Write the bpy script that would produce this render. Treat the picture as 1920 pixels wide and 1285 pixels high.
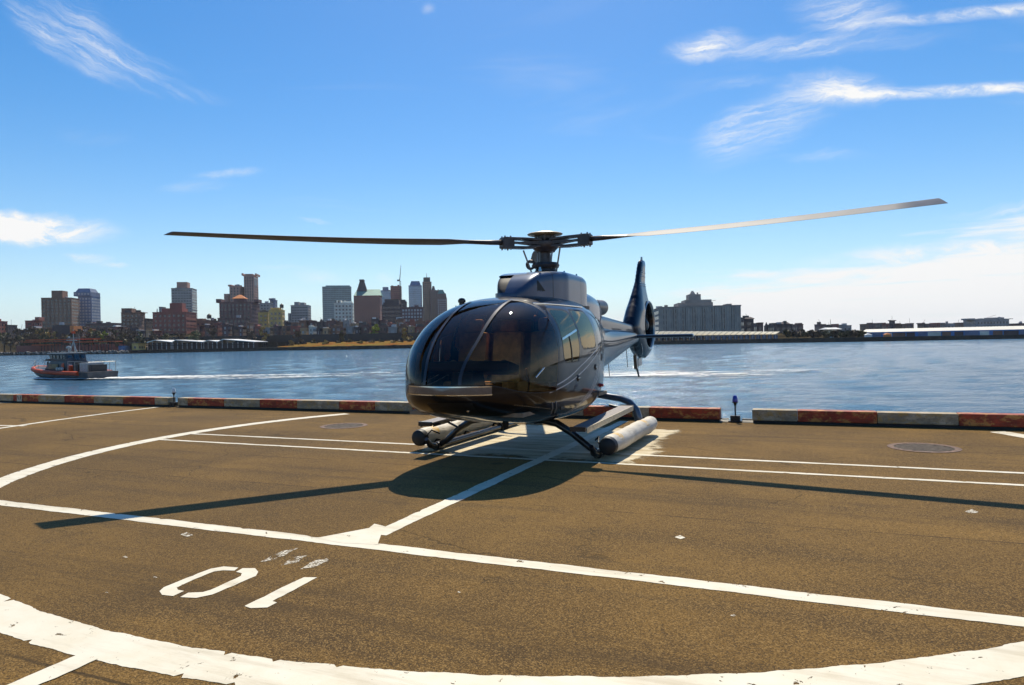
import bpy, bmesh, math, random
import numpy as np
from mathutils import Vector, Matrix
from mathutils.geometry import delaunay_2d_cdt

# ------------------------------------------------------------------ clear
for o in list(bpy.data.objects):
    bpy.data.objects.remove(o, do_unlink=True)
SC = bpy.context.scene
COL = SC.collection
R = math.radians
random.seed(7)

# ------------------------------------------------------------------ camera
CAM_H = 1.62
FPX, Y0, ROLL = 1312.0, 636.5, R(-1.1)          # focal length and horizon in pixels of a 1920 px wide frame
PITCH = math.atan((Y0 - 642.5) / FPX)
cam_d = bpy.data.cameras.new('camera')
cam = bpy.data.objects.new('camera', cam_d)
COL.objects.link(cam)
cam_d.sensor_width = 36.0
cam_d.lens = FPX / 1920 * 36.0
cam_d.clip_start = 0.05
cam_d.clip_end = 30000
cam.matrix_world = Matrix.Translation((0, 0, CAM_H)) @ Matrix.Rotation(R(90) + PITCH, 4, 'X') @ Matrix.Rotation(ROLL, 4, 'Z')
SC.camera = cam

# ------------------------------------------------------------------ exposure
SC.view_settings.view_transform = 'Standard'
SC.view_settings.look = 'None'
SC.view_settings.exposure = 0.12
SC.view_settings.gamma = 1.0
SC.view_settings.use_curve_mapping = False
SC.render.engine = 'CYCLES'
SC.cycles.use_denoising = True
SC.cycles.max_bounces = 6
SC.cycles.diffuse_bounces = 3
SC.cycles.glossy_bounces = 4
SC.cycles.transparent_max_bounces = 16
SC.cycles.caustics_reflective = False
SC.cycles.caustics_refractive = False

# ------------------------------------------------------------------ sun
SUN_AZ, SUN_EL = R(5.0), R(54.0)                 # azimuth from +Y towards +X
sun_dir = Vector((math.sin(SUN_AZ) * math.cos(SUN_EL), math.cos(SUN_AZ) * math.cos(SUN_EL), math.sin(SUN_EL)))
sun_d = bpy.data.lights.new('sun', 'SUN')
sun_d.energy = 4.9
sun_d.angle = R(0.53)
sun_d.color = (1.0, 0.90, 0.72)
sun = bpy.data.objects.new('sun', sun_d)
COL.objects.link(sun)
sun.rotation_euler = sun_dir.to_track_quat('Z', 'Y').to_euler()
sun.location = (20, 60, 80)

# ------------------------------------------------------------------ pixel helpers (used to lay the place out from measurements)
def ray(px, py):
    x, y = px - 960, py - 642.5
    c, s = math.cos(ROLL), math.sin(ROLL)
    x, y = c * x + s * y, -s * x + c * y
    Y = y * math.cos(PITCH) - FPX * math.sin(PITCH)
    Z = y * math.sin(PITCH) + FPX * math.cos(PITCH)
    return (x / Z, 1.0, -Y / Z)
def gnd(px, py, z=0.0):
    r = ray(px, py); k = (z - CAM_H) / r[2]
    return Vector((r[0] * k, k, z))
def atd(px, py, d):
    r = ray(px, py)
    return Vector((r[0] * d, d, CAM_H + r[2] * d))
def pix(p):
    X, D, Yv = p[0], p[1], CAM_H - p[2]
    y = Yv * math.cos(PITCH) + D * math.sin(PITCH); z = -Yv * math.sin(PITCH) + D * math.cos(PITCH)
    u, v = FPX * X / z, FPX * y / z
    c, s = math.cos(ROLL), math.sin(ROLL)
    return 960 + c * u - s * v, 642.5 + s * u + c * v

# ------------------------------------------------------------------ node expression helper
class NX:
    """a tiny expression builder on Math nodes"""
    def __init__(self, nt, sock): self.nt, self.s = nt, sock
    def _op(self, op, *args, clamp=False):
        n = self.nt.nodes.new('ShaderNodeMath'); n.operation = op; n.use_clamp = clamp
        for i, a in enumerate((self,) + args):
            if isinstance(a, NX): self.nt.links.new(a.s, n.inputs[i])
            else: n.inputs[i].default_value = float(a)
        return NX(self.nt, n.outputs[0])
    def __add__(s, o): return s._op('ADD', o)
    def __radd__(s, o): return s._op('ADD', o)
    def __sub__(s, o): return s._op('SUBTRACT', o)
    def __rsub__(s, o): return (s * -1.0) + o
    def __mul__(s, o): return s._op('MULTIPLY', o)
    def __rmul__(s, o): return s._op('MULTIPLY', o)
    def __truediv__(s, o): return s._op('DIVIDE', o)
    def sat(s): return s._op('ADD', 0.0, clamp=True)
    def exp(s): return s._op('EXPONENT')
    def abs(s): return s._op('ABSOLUTE')
    def mx(s, o): return s._op('MAXIMUM', o)
    def mn(s, o): return s._op('MINIMUM', o)
    def pw(s, o): return s._op('POWER', o)
    def lt(s, o): return s._op('LESS_THAN', o)
    def gt(s, o): return s._op('GREATER_THAN', o)
    def atan2(s, o): return s._op('ARCTAN2', o)
    def smooth(s, a, b):
        n = s.nt.nodes.new('ShaderNodeMapRange'); n.interpolation_type = 'SMOOTHSTEP'
        s.nt.links.new(s.s, n.inputs[0])
        n.inputs[1].default_value = a; n.inputs[2].default_value = b
        n.inputs[3].default_value = 0; n.inputs[4].default_value = 1
        return NX(s.nt, n.outputs[0])
def nz(nt, vec, scale, detail=4, rough=0.55, dist=0.0, dim='3D'):
    n = nt.nodes.new('ShaderNodeTexNoise'); n.noise_dimensions = dim
    n.inputs['Scale'].default_value = scale; n.inputs['Detail'].default_value = detail
    n.inputs['Roughness'].default_value = rough; n.inputs['Distortion'].default_value = dist
    if vec is not None: nt.links.new(vec, n.inputs['Vector'])
    return NX(nt, n.outputs['Fac'])
def mapping(nt, vec, scale=(1, 1, 1), rot=(0, 0, 0), loc=(0, 0, 0)):
    n = nt.nodes.new('ShaderNodeMapping'); nt.links.new(vec, n.inputs[0])
    n.inputs['Scale'].default_value = scale; n.inputs['Rotation'].default_value = rot; n.inputs['Location'].default_value = loc
    return n.outputs[0]
def mixc(nt, fac, a, b):
    n = nt.nodes.new('ShaderNodeMix'); n.data_type = 'RGBA'
    for sock, v in ((n.inputs[0], fac), (n.inputs[6], a), (n.inputs[7], b)):
        if isinstance(v, NX): nt.links.new(v.s, sock)
        elif isinstance(v, bpy.types.NodeSocket): nt.links.new(v, sock)
        elif isinstance(v, (int, float)): sock.default_value = v
        else: sock.default_value = (*v[:3], 1.0)
    return n.outputs[2]
def comb(nt, x, y, z):
    n = nt.nodes.new('ShaderNodeCombineXYZ')
    for i, v in enumerate((x, y, z)):
        if isinstance(v, NX): nt.links.new(v.s, n.inputs[i])
        else: n.inputs[i].default_value = v
    return n.outputs[0]

# ------------------------------------------------------------------ world: Nishita sky with high cirrus and a low bank of cloud
W = bpy.data.worlds.new('World'); SC.world = W; W.use_nodes = True
wt = W.node_tree; wt.nodes.clear()
w_out = wt.nodes.new('ShaderNodeOutputWorld')
sky = wt.nodes.new('ShaderNodeTexSky'); sky.sky_type = 'NISHITA'; sky.sun_disc = False
sky.sun_elevation = SUN_EL; sky.sun_rotation = SUN_AZ
sky.altitude = 0; sky.air_density = 1.0; sky.dust_density = 0.35; sky.ozone_density = 3.0
SKY_STRENGTH = 0.12
hs = wt.nodes.new('ShaderNodeHueSaturation'); hs.inputs['Saturation'].default_value = 1.40
wt.links.new(sky.outputs[0], hs.inputs['Color'])
bg = wt.nodes.new('ShaderNodeBackground'); bg.inputs[1].default_value = SKY_STRENGTH
wt.links.new(hs.outputs[0], bg.inputs[0])
tc = wt.nodes.new('ShaderNodeTexCoord')
sx = wt.nodes.new('ShaderNodeSeparateXYZ'); wt.links.new(tc.outputs['Generated'], sx.inputs[0])
dx, dy, dz = (NX(wt, sx.outputs[i]) for i in range(3))
front = dy.gt(0.05)
ysafe = dy.mx(0.05)
gx, gz = dx / ysafe, dz / ysafe                                   # gnomonic coordinates of the sky ahead
vec2 = comb(wt, gx, gz, 0.0)
warp1 = nz(wt, vec2, 14, 5, 0.65) - 0.5
warp2 = nz(wt, mapping(wt, vec2, loc=(7, 3, 0)), 14, 5, 0.65) - 0.5
WOB = 0.028
vecw = comb(wt, gx + warp1 * WOB, gz + warp2 * WOB, 0.0)
fine = nz(wt, mapping(wt, mapping(wt, vecw, rot=(0, 0, -0.22)), scale=(7, 85, 1)), 1.0, 6, 0.70, 0.4).smooth(0.34, 0.86)     # combed fibres
fineL = nz(wt, mapping(wt, mapping(wt, vecw, rot=(0, 0, 0.52)), scale=(6, 80, 1)), 1.0, 6, 0.70, 0.4).smooth(0.36, 0.86)
puff = nz(wt, mapping(wt, vecw, scale=(15, 52, 1), rot=(0, 0, .1)), 1.0, 6, 0.68, 0.5).smooth(0.30, 0.72)                           # softer heads
vecs = comb(wt, gx + warp1 * 0.007, gz + warp2 * 0.007, 0.0)                                                      # hardly bent, for the long straight tails
def wisp(p0, p1, width, strength, straight=False):
    """an elongated soft patch of cirrus between two directions"""
    a, b = ray(*p0), ray(*p1)
    L = math.hypot(b[0] - a[0], b[2] - a[2]); ang = math.atan2(b[2] - a[2], b[0] - a[0])
    m = wt.nodes.new('ShaderNodeMapping'); m.vector_type = 'TEXTURE'; wt.links.new(vecs if straight else vecw, m.inputs[0])
    m.inputs['Location'].default_value = ((a[0] + b[0]) / 2, (a[2] + b[2]) / 2, 0); m.inputs['Rotation'].default_value = (0, 0, ang)
    m.inputs['Scale'].default_value = (L * 0.66, width / FPX * 1.9, 1)
    ln = wt.nodes.new('ShaderNodeVectorMath'); ln.operation = 'LENGTH'; wt.links.new(m.outputs[0], ln.inputs[0])
    mr = wt.nodes.new('ShaderNodeMapRange'); mr.interpolation_type = 'SMOOTHSTEP'; wt.links.new(ln.outputs['Value'], mr.inputs[0])
    mr.inputs[1].default_value = 1.0; mr.inputs[2].default_value = 0.0; mr.inputs[3].default_value = 0; mr.inputs[4].default_value = strength
    return NX(wt, mr.outputs[0])
fibres, heads, fibL = None, None, None
for p0, p1, wd, st in [
    ((1290, 102), (1740, 70), 16, 0.9), ((1490, 22), (1690, 28), 30, 1.05), ((1320, 292), (1580, 158), 36, 0.80), ((1305, 275), (1440, 215), 26, 0.75), ((1300, 160), (1460, 150), 10, 0.35),
    ((10, 0), (110, 95), 16, 0.95), ((50, 45), (330, 160), 30, 1.0), ((60, -10), (210, 80), 34, 0.6), ((130, 105), (205, 150), 9, 0.45), ((270, 168), (430, 190), 11, 0.3), ((100, 250), (240, 262), 12, .15),
    ((300, 357), (420, 344), 9, 0.42), ((1780, 408), (1960, 388), 8, 0.75), ((1450, 296), (1640, 290), 8, 0.28), ((470, 505), (600, 508), 4, .3)]:
    w = wisp(p0, p1, wd, st)
    if p1[0] < 440 and p1[1] < 200: fibL = w if fibL is None else fibL + w
    else: fibres = w if fibres is None else fibres + w
for p0, p1, wd, st in [
    ((1250, 100), (1395, 72), 19, 1.25), ((1560, 50), (2120, 0), 9, 1.0), ((1470, 160), (1670, 172), 22, 1.2), ((1480, 187), (2140, 152), 9, 1.2), ((-170, 419), (200, 435), 21, 3.2), ((120, 481), (212, 486), 7, 0.95),
    ((190, 496), (245, 500), 4, 0.5), ((360, 328), (490, 322), 7, 0.45), ((560, 412), (618, 415), 4, .4), ((1540, 494), (2100, 456), 20, 1.6), ((545, 520), (640, 522), 9, 0.4), ((700, 522), (740, 524), 8, .3), ((790, 14), (815, 16), 7, .3)]:
    w = wisp(p0, p1, wd, st, p1[0] > 2000); heads = w if heads is None else heads + w
cl = (fibL * (fineL * 0.95 + 0.05) + fibres * (fine * 0.9 + 0.1) + heads * (puff * 0.85 + 0.15)) * front
# thin veil that also covers the sky outside the frame
dome = comb(wt, dx / (dz.mx(0.0) + 0.12), dy / (dz.mx(0.0) + 0.12), 0.0)
veil = nz(wt, mapping(wt, dome, scale=(0.5, 1.4, 1), rot=(0, 0, .5)), 1.3, 4, 0.62, 0.8).smooth(0.56, 0.86) * 0.22 * dz.smooth(0.02, 0.25)
# low bank of cloud on the right, going on round the horizon
az = dx.atan2(dy)
edge = nz(wt, comb(wt, az * 3.0, dz * 22.0, 0.0), 1.7, 4, 0.6, 0.4) - 0.5
bankh = az.smooth(-0.1, 0.75) * 0.095 + 0.018
bank = (bankh * 1.15 + edge * 0.13 - dz).smooth(-0.006, 0.030) * az.smooth(-0.04, 0.28) * (nz(wt, comb(wt, az * 2.6, dz * 48.0, 3.0), 1.5, 5, 0.62, 0.4).smooth(0.32, 0.58) * 0.75 + (dz * -8.0 + 1.0).mx(0.20)).sat()
low = (dz.abs() * -11.0).exp() * 0.78                                  # pale air towards the horizon
haze_bg = wt.nodes.new('ShaderNodeBackground'); haze_bg.inputs[0].default_value = (0.55, 0.75, 0.94, 1); haze_bg.inputs[1].default_value = 0.98
mix0 = wt.nodes.new('ShaderNodeMixShader'); wt.links.new(low.s, mix0.inputs[0]); wt.links.new(bg.outputs[0], mix0.inputs[1]); wt.links.new(haze_bg.outputs[0], mix0.inputs[2])
mask = ((cl + veil).sat()).mx(bank).sat()
cloud = wt.nodes.new('ShaderNodeBackground'); cloud.inputs[0].default_value = (0.91, 0.91, 0.905, 1); cloud.inputs[1].default_value = 0.98
mixs = wt.nodes.new('ShaderNodeMixShader'); wt.links.new(mask.s, mixs.inputs[0])
wt.links.new(mix0.outputs[0], mixs.inputs[1]); wt.links.new(cloud.outputs[0], mixs.inputs[2])
wt.links.new(mixs.outputs[0], w_out.inputs[0])
W.cycles.sampling_method = 'MANUAL'; W.cycles.sample_map_resolution = 512

# ------------------------------------------------------------------ materials
def new_mat(name):
    m = bpy.data.materials.new(name); m.use_nodes = True
    nt = m.node_tree; b = nt.nodes['Principled BSDF']
    return m, nt, b
def objco(nt): return nt.nodes.new('ShaderNodeTexCoord').outputs['Object']
def wpos(nt): return nt.nodes.new('ShaderNodeNewGeometry').outputs['Position']
def bump(nt, b, hgt, strength=0.4, dist=0.02):
    n = nt.nodes.new('ShaderNodeBump'); n.inputs['Strength'].default_value = strength; n.inputs['Distance'].default_value = dist
    nt.links.new(hgt.s, n.inputs['Height']); nt.links.new(n.outputs[0], b.inputs['Normal'])
def plain(name, col, rough=0.5, metal=0.0, var=0.25, scale=6.0, coat=0.0, spec=0.5, bmp=0.0, dirt=None):
    m, nt, b = new_mat(name)
    co = objco(nt)
    f = nz(nt, co, scale, 5, 0.6)
    c2 = tuple(max(0, min(1, c * (1 - var))) for c in col); c1 = tuple(min(1, c * (1 + var * 0.6)) for c in col)
    src = mixc(nt, f.smooth(0.3, 0.7), c2, c1)
    if dirt:
        src = mixc(nt, nz(nt, co, scale * 2.7, 6, 0.7).smooth(0.55, 0.75) * dirt[3], src, dirt[:3])
    nt.links.new(src, b.inputs['Base Color'])
    b.inputs['Roughness'].default_value = rough; b.inputs['Metallic'].default_value = metal
    b.inputs['Coat Weight'].default_value = coat; b.inputs['Coat Roughness'].default_value = 0.04
    b.inputs['Specular IOR Level'].default_value = spec
    if bmp: bump(nt, b, nz(nt, co, scale * 4, 4, 0.6), bmp, 0.01)
    return m

# ------------------------------------------------------------------ objects
def put(o, parent=None, **props):
    COL.objects.link(o)
    if parent is not None: o.parent = parent
    for k, v in props.items(): o[k] = v
    return o
def mobj(name, verts, faces, mat, parent=None, smooth=False, normals=None, **props):
    me = bpy.data.meshes.new(name)
    me.from_pydata([tuple(v) for v in verts], [], [tuple(f) for f in faces])
    if isinstance(mat, (list, tuple)):
        for q in mat: me.materials.append(q)
    elif mat: me.materials.append(mat)
    me.update()
    if smooth:
        me.polygons.foreach_set('use_smooth', [True] * len(me.polygons))
    if normals is not None:
        me.normals_split_custom_set_from_vertices([tuple(n) for n in normals])
    return put(bpy.data.objects.new(name, me), parent, **props)
def empty(name, loc, rz=0.0, **props):
    o = bpy.data.objects.new(name, None); o.location = loc; o.rotation_euler = (0, 0, rz); o.empty_display_size = 0.2
    return put(o, None, **props)
class MB:
    """collects simple shapes and links them as one mesh"""
    def __init__(s): s.v, s.f = [], []
    def add(s, vs, fs):
        k = len(s.v); s.v += [tuple(v) for v in vs]; s.f += [tuple(i + k for i in f) for f in fs]; return s
    def box(s, c, size, rz=0.0, rx=0.0, ry=0.0, taper=1.0):
        hx, hy, hz = size[0] / 2, size[1] / 2, size[2] / 2
        M = Matrix.Rotation(rz, 3, 'Z') @ Matrix.Rotation(ry, 3, 'Y') @ Matrix.Rotation(rx, 3, 'X')
        vs = []
        for z, k in ((-hz, 1.0), (hz, taper)):
            for x, y in ((-hx, -hy), (hx, -hy), (hx, hy), (-hx, hy)):
                vs.append(Vector(c) + M @ Vector((x * k, y * k, z)))
        return s.add(vs, [(3, 2, 1, 0), (4, 5, 6, 7), (0, 1, 5, 4), (1, 2, 6, 5), (2, 3, 7, 6), (3, 0, 4, 7)])
    def tube(s, pts, r, n=10, cap=True):
        pts = [Vector(p) for p in pts]; rs = r if isinstance(r, (list, tuple)) else [r] * len(pts)
        k0 = len(s.v); up = None; vs = []; fs = []
        for i, p in enumerate(pts):
            d = (pts[min(i + 1, len(pts) - 1)] - pts[max(i - 1, 0)]).normalized()
            if up is None: up = Vector((0, 0, 1)) if abs(d.z) < 0.9 else Vector((1, 0, 0))
            e1 = (up - d * up.dot(d)).normalized(); e2 = d.cross(e1); up = e1
            for j in range(n):
                t = 2 * math.pi * j / n
                vs.append(p + (e1 * math.cos(t) + e2 * math.sin(t)) * rs[i])
        for i in range(len(pts) - 1):
            for j in range(n):
                fs.append((i * n + j, i * n + (j + 1) % n, (i + 1) * n + (j + 1) % n, (i + 1) * n + j))
        if cap:
            fs.append(tuple(range(n))[::-1]); fs.append(tuple((len(pts) - 1) * n + j for j in range(n)))
        return s.add(vs, fs)
    def lathe(s, prof, c=(0, 0, 0), axis='Z', n=24, closed=False):
        vs, fs = [], []
        for (r, h) in prof:
            for j in range(n):
                t = 2 * math.pi * j / n; x, y = r * math.cos(t), r * math.sin(t)
                p = (x, y, h) if axis == 'Z' else ((x, h, y) if axis == 'Y' else (h, x, y))
                vs.append((p[0] + c[0], p[1] + c[1], p[2] + c[2]))
        m = len(prof)
        for i in range(m if closed else m - 1):
            i2 = (i + 1) % m
            for j in range(n):
                q = (i * n + j, i * n + (j + 1) % n, i2 * n + (j + 1) % n, i2 * n + j)
                fs.append(q if axis != 'Y' else q[::-1])
        return s.add(vs, fs)
    def prism(s, poly, z0, z1):
        n = len(poly); vs = [(p[0], p[1], z0) for p in poly] + [(p[0], p[1], z1) for p in poly]
        fs = [tuple(range(n))[::-1], tuple(range(n, 2 * n))] + [(i, (i + 1) % n, n + (i + 1) % n, n + i) for i in range(n)]
        return s.add(vs, fs)
    def quad(s, a, b, c, d): return s.add([a, b, c, d], [(0, 1, 2, 3)])
    def build(s, name, mat, parent=None, smooth=False, bevel=0.0, **props):
        o = mobj(name, s.v, s.f, mat, parent, False, **props)
        if bevel or smooth:
            bm = bmesh.new(); bm.from_mesh(o.data)
            if bevel:
                es = [e for e in bm.edges if len(e.link_faces) == 2 and e.calc_face_angle(0) > 0.5]
                bmesh.ops.bevel(bm, geom=es, offset=bevel, segments=2, affect='EDGES', profile=0.6, clamp_overlap=True)
            if smooth:
                for f in bm.faces: f.smooth = True
                for e in bm.edges:
                    if len(e.link_faces) == 2 and e.calc_face_angle(0) > R(38): e.smooth = False
            bm.to_mesh(o.data); bm.free()
        return o

# ================================================================== THE HELIPAD DECK
TH = R(23.0)                                       # direction of the quay against the picture plane
UX, UY = math.cos(TH), -math.sin(TH)
VX, VY = math.sin(TH), math.cos(TH)
def uv(u, v, z=0.0): return Vector((UX * u + VX * v, UY * u + VY * v, z))
def to_uv(p): return (p[0] * UX + p[1] * UY, p[0] * VX + p[1] * VY)
KERB_V = 13.5
WATER_Z = -2.3

def asphalt():
    m, nt, b = new_mat('brown worn asphalt')
    P = mapping(nt, wpos(nt), rot=(0, 0, TH))
    grain = nz(nt, P, 190, 2, 0.75)
    grain2 = nz(nt, P, 62, 4, 0.75)
    vor = nt.nodes.new('ShaderNodeTexVoronoi'); vor.inputs['Scale'].default_value = 150; nt.links.new(P, vor.inputs['Vector'])
    vcol = nt.nodes.new('ShaderNodeSeparateColor'); nt.links.new(vor.outputs['Color'], vcol.inputs[0])
    stone = NX(nt, vcol.outputs[0])
    mid = nz(nt, P, 2.6, 4, 0.65, 0.4)
    big = nz(nt, P, 0.42, 5, 0.6, 0.5)
    streak = nz(nt, mapping(nt, P, scale=(0.18, 2.2, 1)), 1.0, 6, 0.65, 0.3)
    base = mixc(nt, big.smooth(0.32, 0.68), (0.098, 0.052, 0.013), (0.205, 0.112, 0.025))
    base = mixc(nt, streak.smooth(0.48, 0.68) * 0.70, base, (0.060, 0.034, 0.013))
    base = mixc(nt, mid.smooth(0.58, 0.78) * 0.45, base, (0.215, 0.125, 0.036))
    base = mixc(nt, nz(nt, P, 1.1, 4, 0.7, 0.2).smooth(0.54, 0.68) * 0.55, base, (0.058, 0.032, 0.012))
    base = mixc(nt, stone.smooth(0.55, 0.95) * 0.62, base, (0.40, 0.245, 0.085))
    base = mixc(nt, stone.smooth(0.42, 0.05) * 0.78, base, (0.030, 0.020, 0.012))
    base = mixc(nt, grain2.smooth(0.55, 0.72) * 0.6, base, (0.040, 0.026, 0.014))
    # tone of the separate paving lanes
    s0 = nt.nodes.new('ShaderNodeSeparateXYZ'); nt.links.new(P, s0.inputs[0]); wob = (nz(nt, P, 0.7, 3, 0.6) - 0.5) * 0.12
    fl = (NX(nt, s0.outputs[1]) + wob + 1.65)._op('DIVIDE', 4.0)._op('FLOOR'); fu = (NX(nt, s0.outputs[0]) + wob + fl * 3.7)._op('DIVIDE', 7.3)._op('FLOOR')
    wn = nt.nodes.new('ShaderNodeTexWhiteNoise'); nt.links.new(comb(nt, fu, fl, 0.0), wn.inputs['Vector'])
    base = mixc(nt, NX(nt, wn.outputs['Value']) * 0.38, base, (0.062, 0.036, 0.014))
    # paving joints that run along the quay, and darker tyre lanes
    sp = nt.nodes.new('ShaderNodeSeparateXYZ'); nt.links.new(P, sp.inputs[0]); vv = NX(nt, sp.outputs[1]) + (nz(nt, P, 0.6, 4, 0.6) - 0.5) * 0.10
    for v0 in (2.35, 6.35, 7.9, 10.9, 12.6):
        base = mixc(nt, (vv - v0).abs().smooth(0.020, 0.006) * nz(nt, P, 0.8, 4, 0.6).smooth(0.40, 0.58) * 0.75, base, (0.022, 0.014, 0.008))
    for v0, w0 in ((7.1, 0.45), (3.4, 0.5), (11.6, 0.4)):
        base = mixc(nt, (vv - v0).abs().smooth(w0, w0 * 0.2) * nz(nt, mapping(nt, P, scale=(0.3, 3, 1)), 1.2, 5, 0.7).smooth(0.42, 0.64) * 0.55, base, (0.050, 0.030, 0.014))
    spots = nt.nodes.new('ShaderNodeTexVoronoi'); spots.inputs['Scale'].default_value = 0.9; nt.links.new(P, spots.inputs['Vector'])
    base = mixc(nt, (NX(nt, spots.outputs['Distance']) + (nz(nt, P, 9, 4, 0.7) - 0.5) * 0.10).smooth(0.10, 0.05) * nz(nt, P, 0.35, 2).smooth(0.5, 0.6) * 0.7, base, (0.025, 0.017, 0.010))
    # hairline cracks
    cw = nz(nt, P, 1.3, 4, 0.6) - 0.5
    cr = nt.nodes.new('ShaderNodeTexVoronoi'); cr.feature = 'DISTANCE_TO_EDGE'; cr.inputs['Scale'].default_value = 0.33
    pw = nt.nodes.new('ShaderNodeVectorMath'); pw.operation = 'ADD'; nt.links.new(P, pw.inputs[0]); nt.links.new(comb(nt, cw * 1.6, cw * -1.3, 0.0), pw.inputs[1])
    nt.links.new(pw.outputs[0], cr.inputs['Vector'])
    crack = NX(nt, cr.outputs['Distance']).smooth(0.006, 0.001) * nz(nt, P, 0.5, 3).smooth(0.46, 0.58)
    base = mixc(nt, crack * 0.5, base, (0.016, 0.011, 0.007))
    nt.links.new(base, b.inputs['Base Color'])
    b.inputs['Roughness'].default_value = 0.85; b.inputs['Specular IOR Level'].default_value = 0.12
    b.inputs['Sheen Weight'].default_value = 0.09; b.inputs['Sheen Roughness'].default_value = 0.5; b.inputs['Sheen Tint'].default_value = (1.0, 0.70, 0.30, 1)   # dusty stone catches low light
    bump(nt, b, grain * 0.5 + stone * 0.7 + grain2 * 0.6 - crack * 2.0, 0.55, 0.006)
    return m
M_ASPH = asphalt()
def paint(name, col, wear=0.5, grime=0.4):
    """road paint with chips that show the asphalt below"""
    m, nt, b = new_mat(name)
    P = mapping(nt, wpos(nt), rot=(0, 0, TH))
    c = mixc(nt, nz(nt, P, 3.0, 6, 0.65).smooth(0.35, 0.75) * grime, col, tuple(k * s for k, s in zip(col, (0.84, 0.79, 0.68))))
    c = mixc(nt, nz(nt, P, 40, 4, 0.7).smooth(0.6, 0.75) * 0.22, c, tuple(k * 0.55 for k in col))
    nt.links.new(c, b.inputs['Base Color']); b.inputs['Roughness'].default_value = 0.6; b.inputs['Specular IOR Level'].default_value = 0.3
    bump(nt, b, nz(nt, P, 75, 3, 0.7), 0.25, 0.004)
    chip = nz(nt, P, 9.0, 7, 0.74, 0.4).smooth(0.625 - 0.30 * max(0, wear - 0.5), 0.645 - 0.30 * max(0, wear - 0.5))
    b_ = mixc(nt, nz(nt, mapping(nt, P, scale=(0.35, 3.0, 1)), 1.6, 6, 0.72).smooth(0.48, 0.70) * 0.5, c, tuple(k * s for k, s in zip(col, (0.52, 0.46, 0.36)))); nt.links.new(b_, b.inputs['Base Color'])
    chip = chip.mx(nz(nt, mapping(nt, P, scale=(1, 2.5, 1)), 45, 4, 0.75).smooth(0.68, 0.71) * nz(nt, P, 1.7, 3, 0.6).smooth(0.45, 0.6))
    if wear > 0.6:
        chip = chip.mx(nz(nt, P, 60, 4, 0.7).smooth(0.53, 0.42))
    tr = nt.nodes.new('ShaderNodeBsdfTransparent'); mx = nt.nodes.new('ShaderNodeMixShader')
    nt.links.new(chip.s, mx.inputs[0]); nt.links.new(b.outputs[0], mx.inputs[1]); nt.links.new(tr.outputs[0], mx.inputs[2])
    nt.links.new(mx.outputs[0], nt.nodes['Material Output'].inputs[0])
    return m
M_PAINT = paint('white road paint', (0.74, 0.685, 0.55), 0.5, 0.6)
M_GHOST = paint('worn away road paint', (0.66, 0.60, 0.48), 0.86)
M_DARK = plain('black rubber', (0.012, 0.012, 0.013), 0.6, var=0.3)
M_STEEL = plain('dull galvanised steel', (0.36, 0.34, 0.31), 0.42, 0.7, 0.3, 20)
M_GRATE = plain('brown cast iron', (0.17, 0.125, 0.085), 0.7, 0.1, 0.4, 14)
M_RUST = plain('rusty iron', (0.16, 0.09, 0.055), 0.75, 0.2, 0.5, 18)
M_CONC = plain('quay concrete', (0.30, 0.27, 0.21), 0.85, 0, 0.4, 2.5, bmp=0.3)

# drains (holes in the deck)
DR = [gnd(1732, 840), gnd(645, 799)]; DRR = 0.44
outline = [uv(-90, -60), uv(90, -60), uv(90, KERB_V + 0.42), uv(-90, KERB_V + 0.42)]
vs = [Vector((p.x, p.y)) for p in outline]; es = [(0, 1), (1, 2), (2, 3), (3, 0)]
for c in DR:
    k = len(vs)
    for j in range(40):
        t = 2 * math.pi * j / 40; vs.append(Vector((c.x + DRR * math.cos(t), c.y + DRR * math.sin(t))))
        es.append((k + j, k + (j + 1) % 40))
ov, oe, of, *_ = delaunay_2d_cdt(vs, es, [], 0, 1e-5)
fs = []
for f in of:
    cx = sum(ov[i].x for i in f) / len(f); cy = sum(ov[i].y for i in f) / len(f)
    if all(math.hypot(cx - c.x, cy - c.y) > DRR * 0.999 for c in DR): fs.append(f)
deck = mobj('helipad_deck', [(v.x, v.y, 0) for v in ov], fs, M_ASPH, kind='structure')
# quay wall under the deck edge
MB().quad(uv(90, KERB_V + 0.42, -6), uv(-90, KERB_V + 0.42, -6), uv(-90, KERB_V + 0.42, -0.003), uv(90, KERB_V + 0.42, -0.003)).build('quay_wall', M_CONC, kind='structure')
MB().quad(uv(-90, KERB_V + 0.02, 0.004), uv(90, KERB_V + 0.02, 0.004), uv(90, KERB_V + 0.40, 0.004), uv(-90, KERB_V + 0.40, 0.004)).build('quay_edge_strip', M_CONC, deck)

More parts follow.
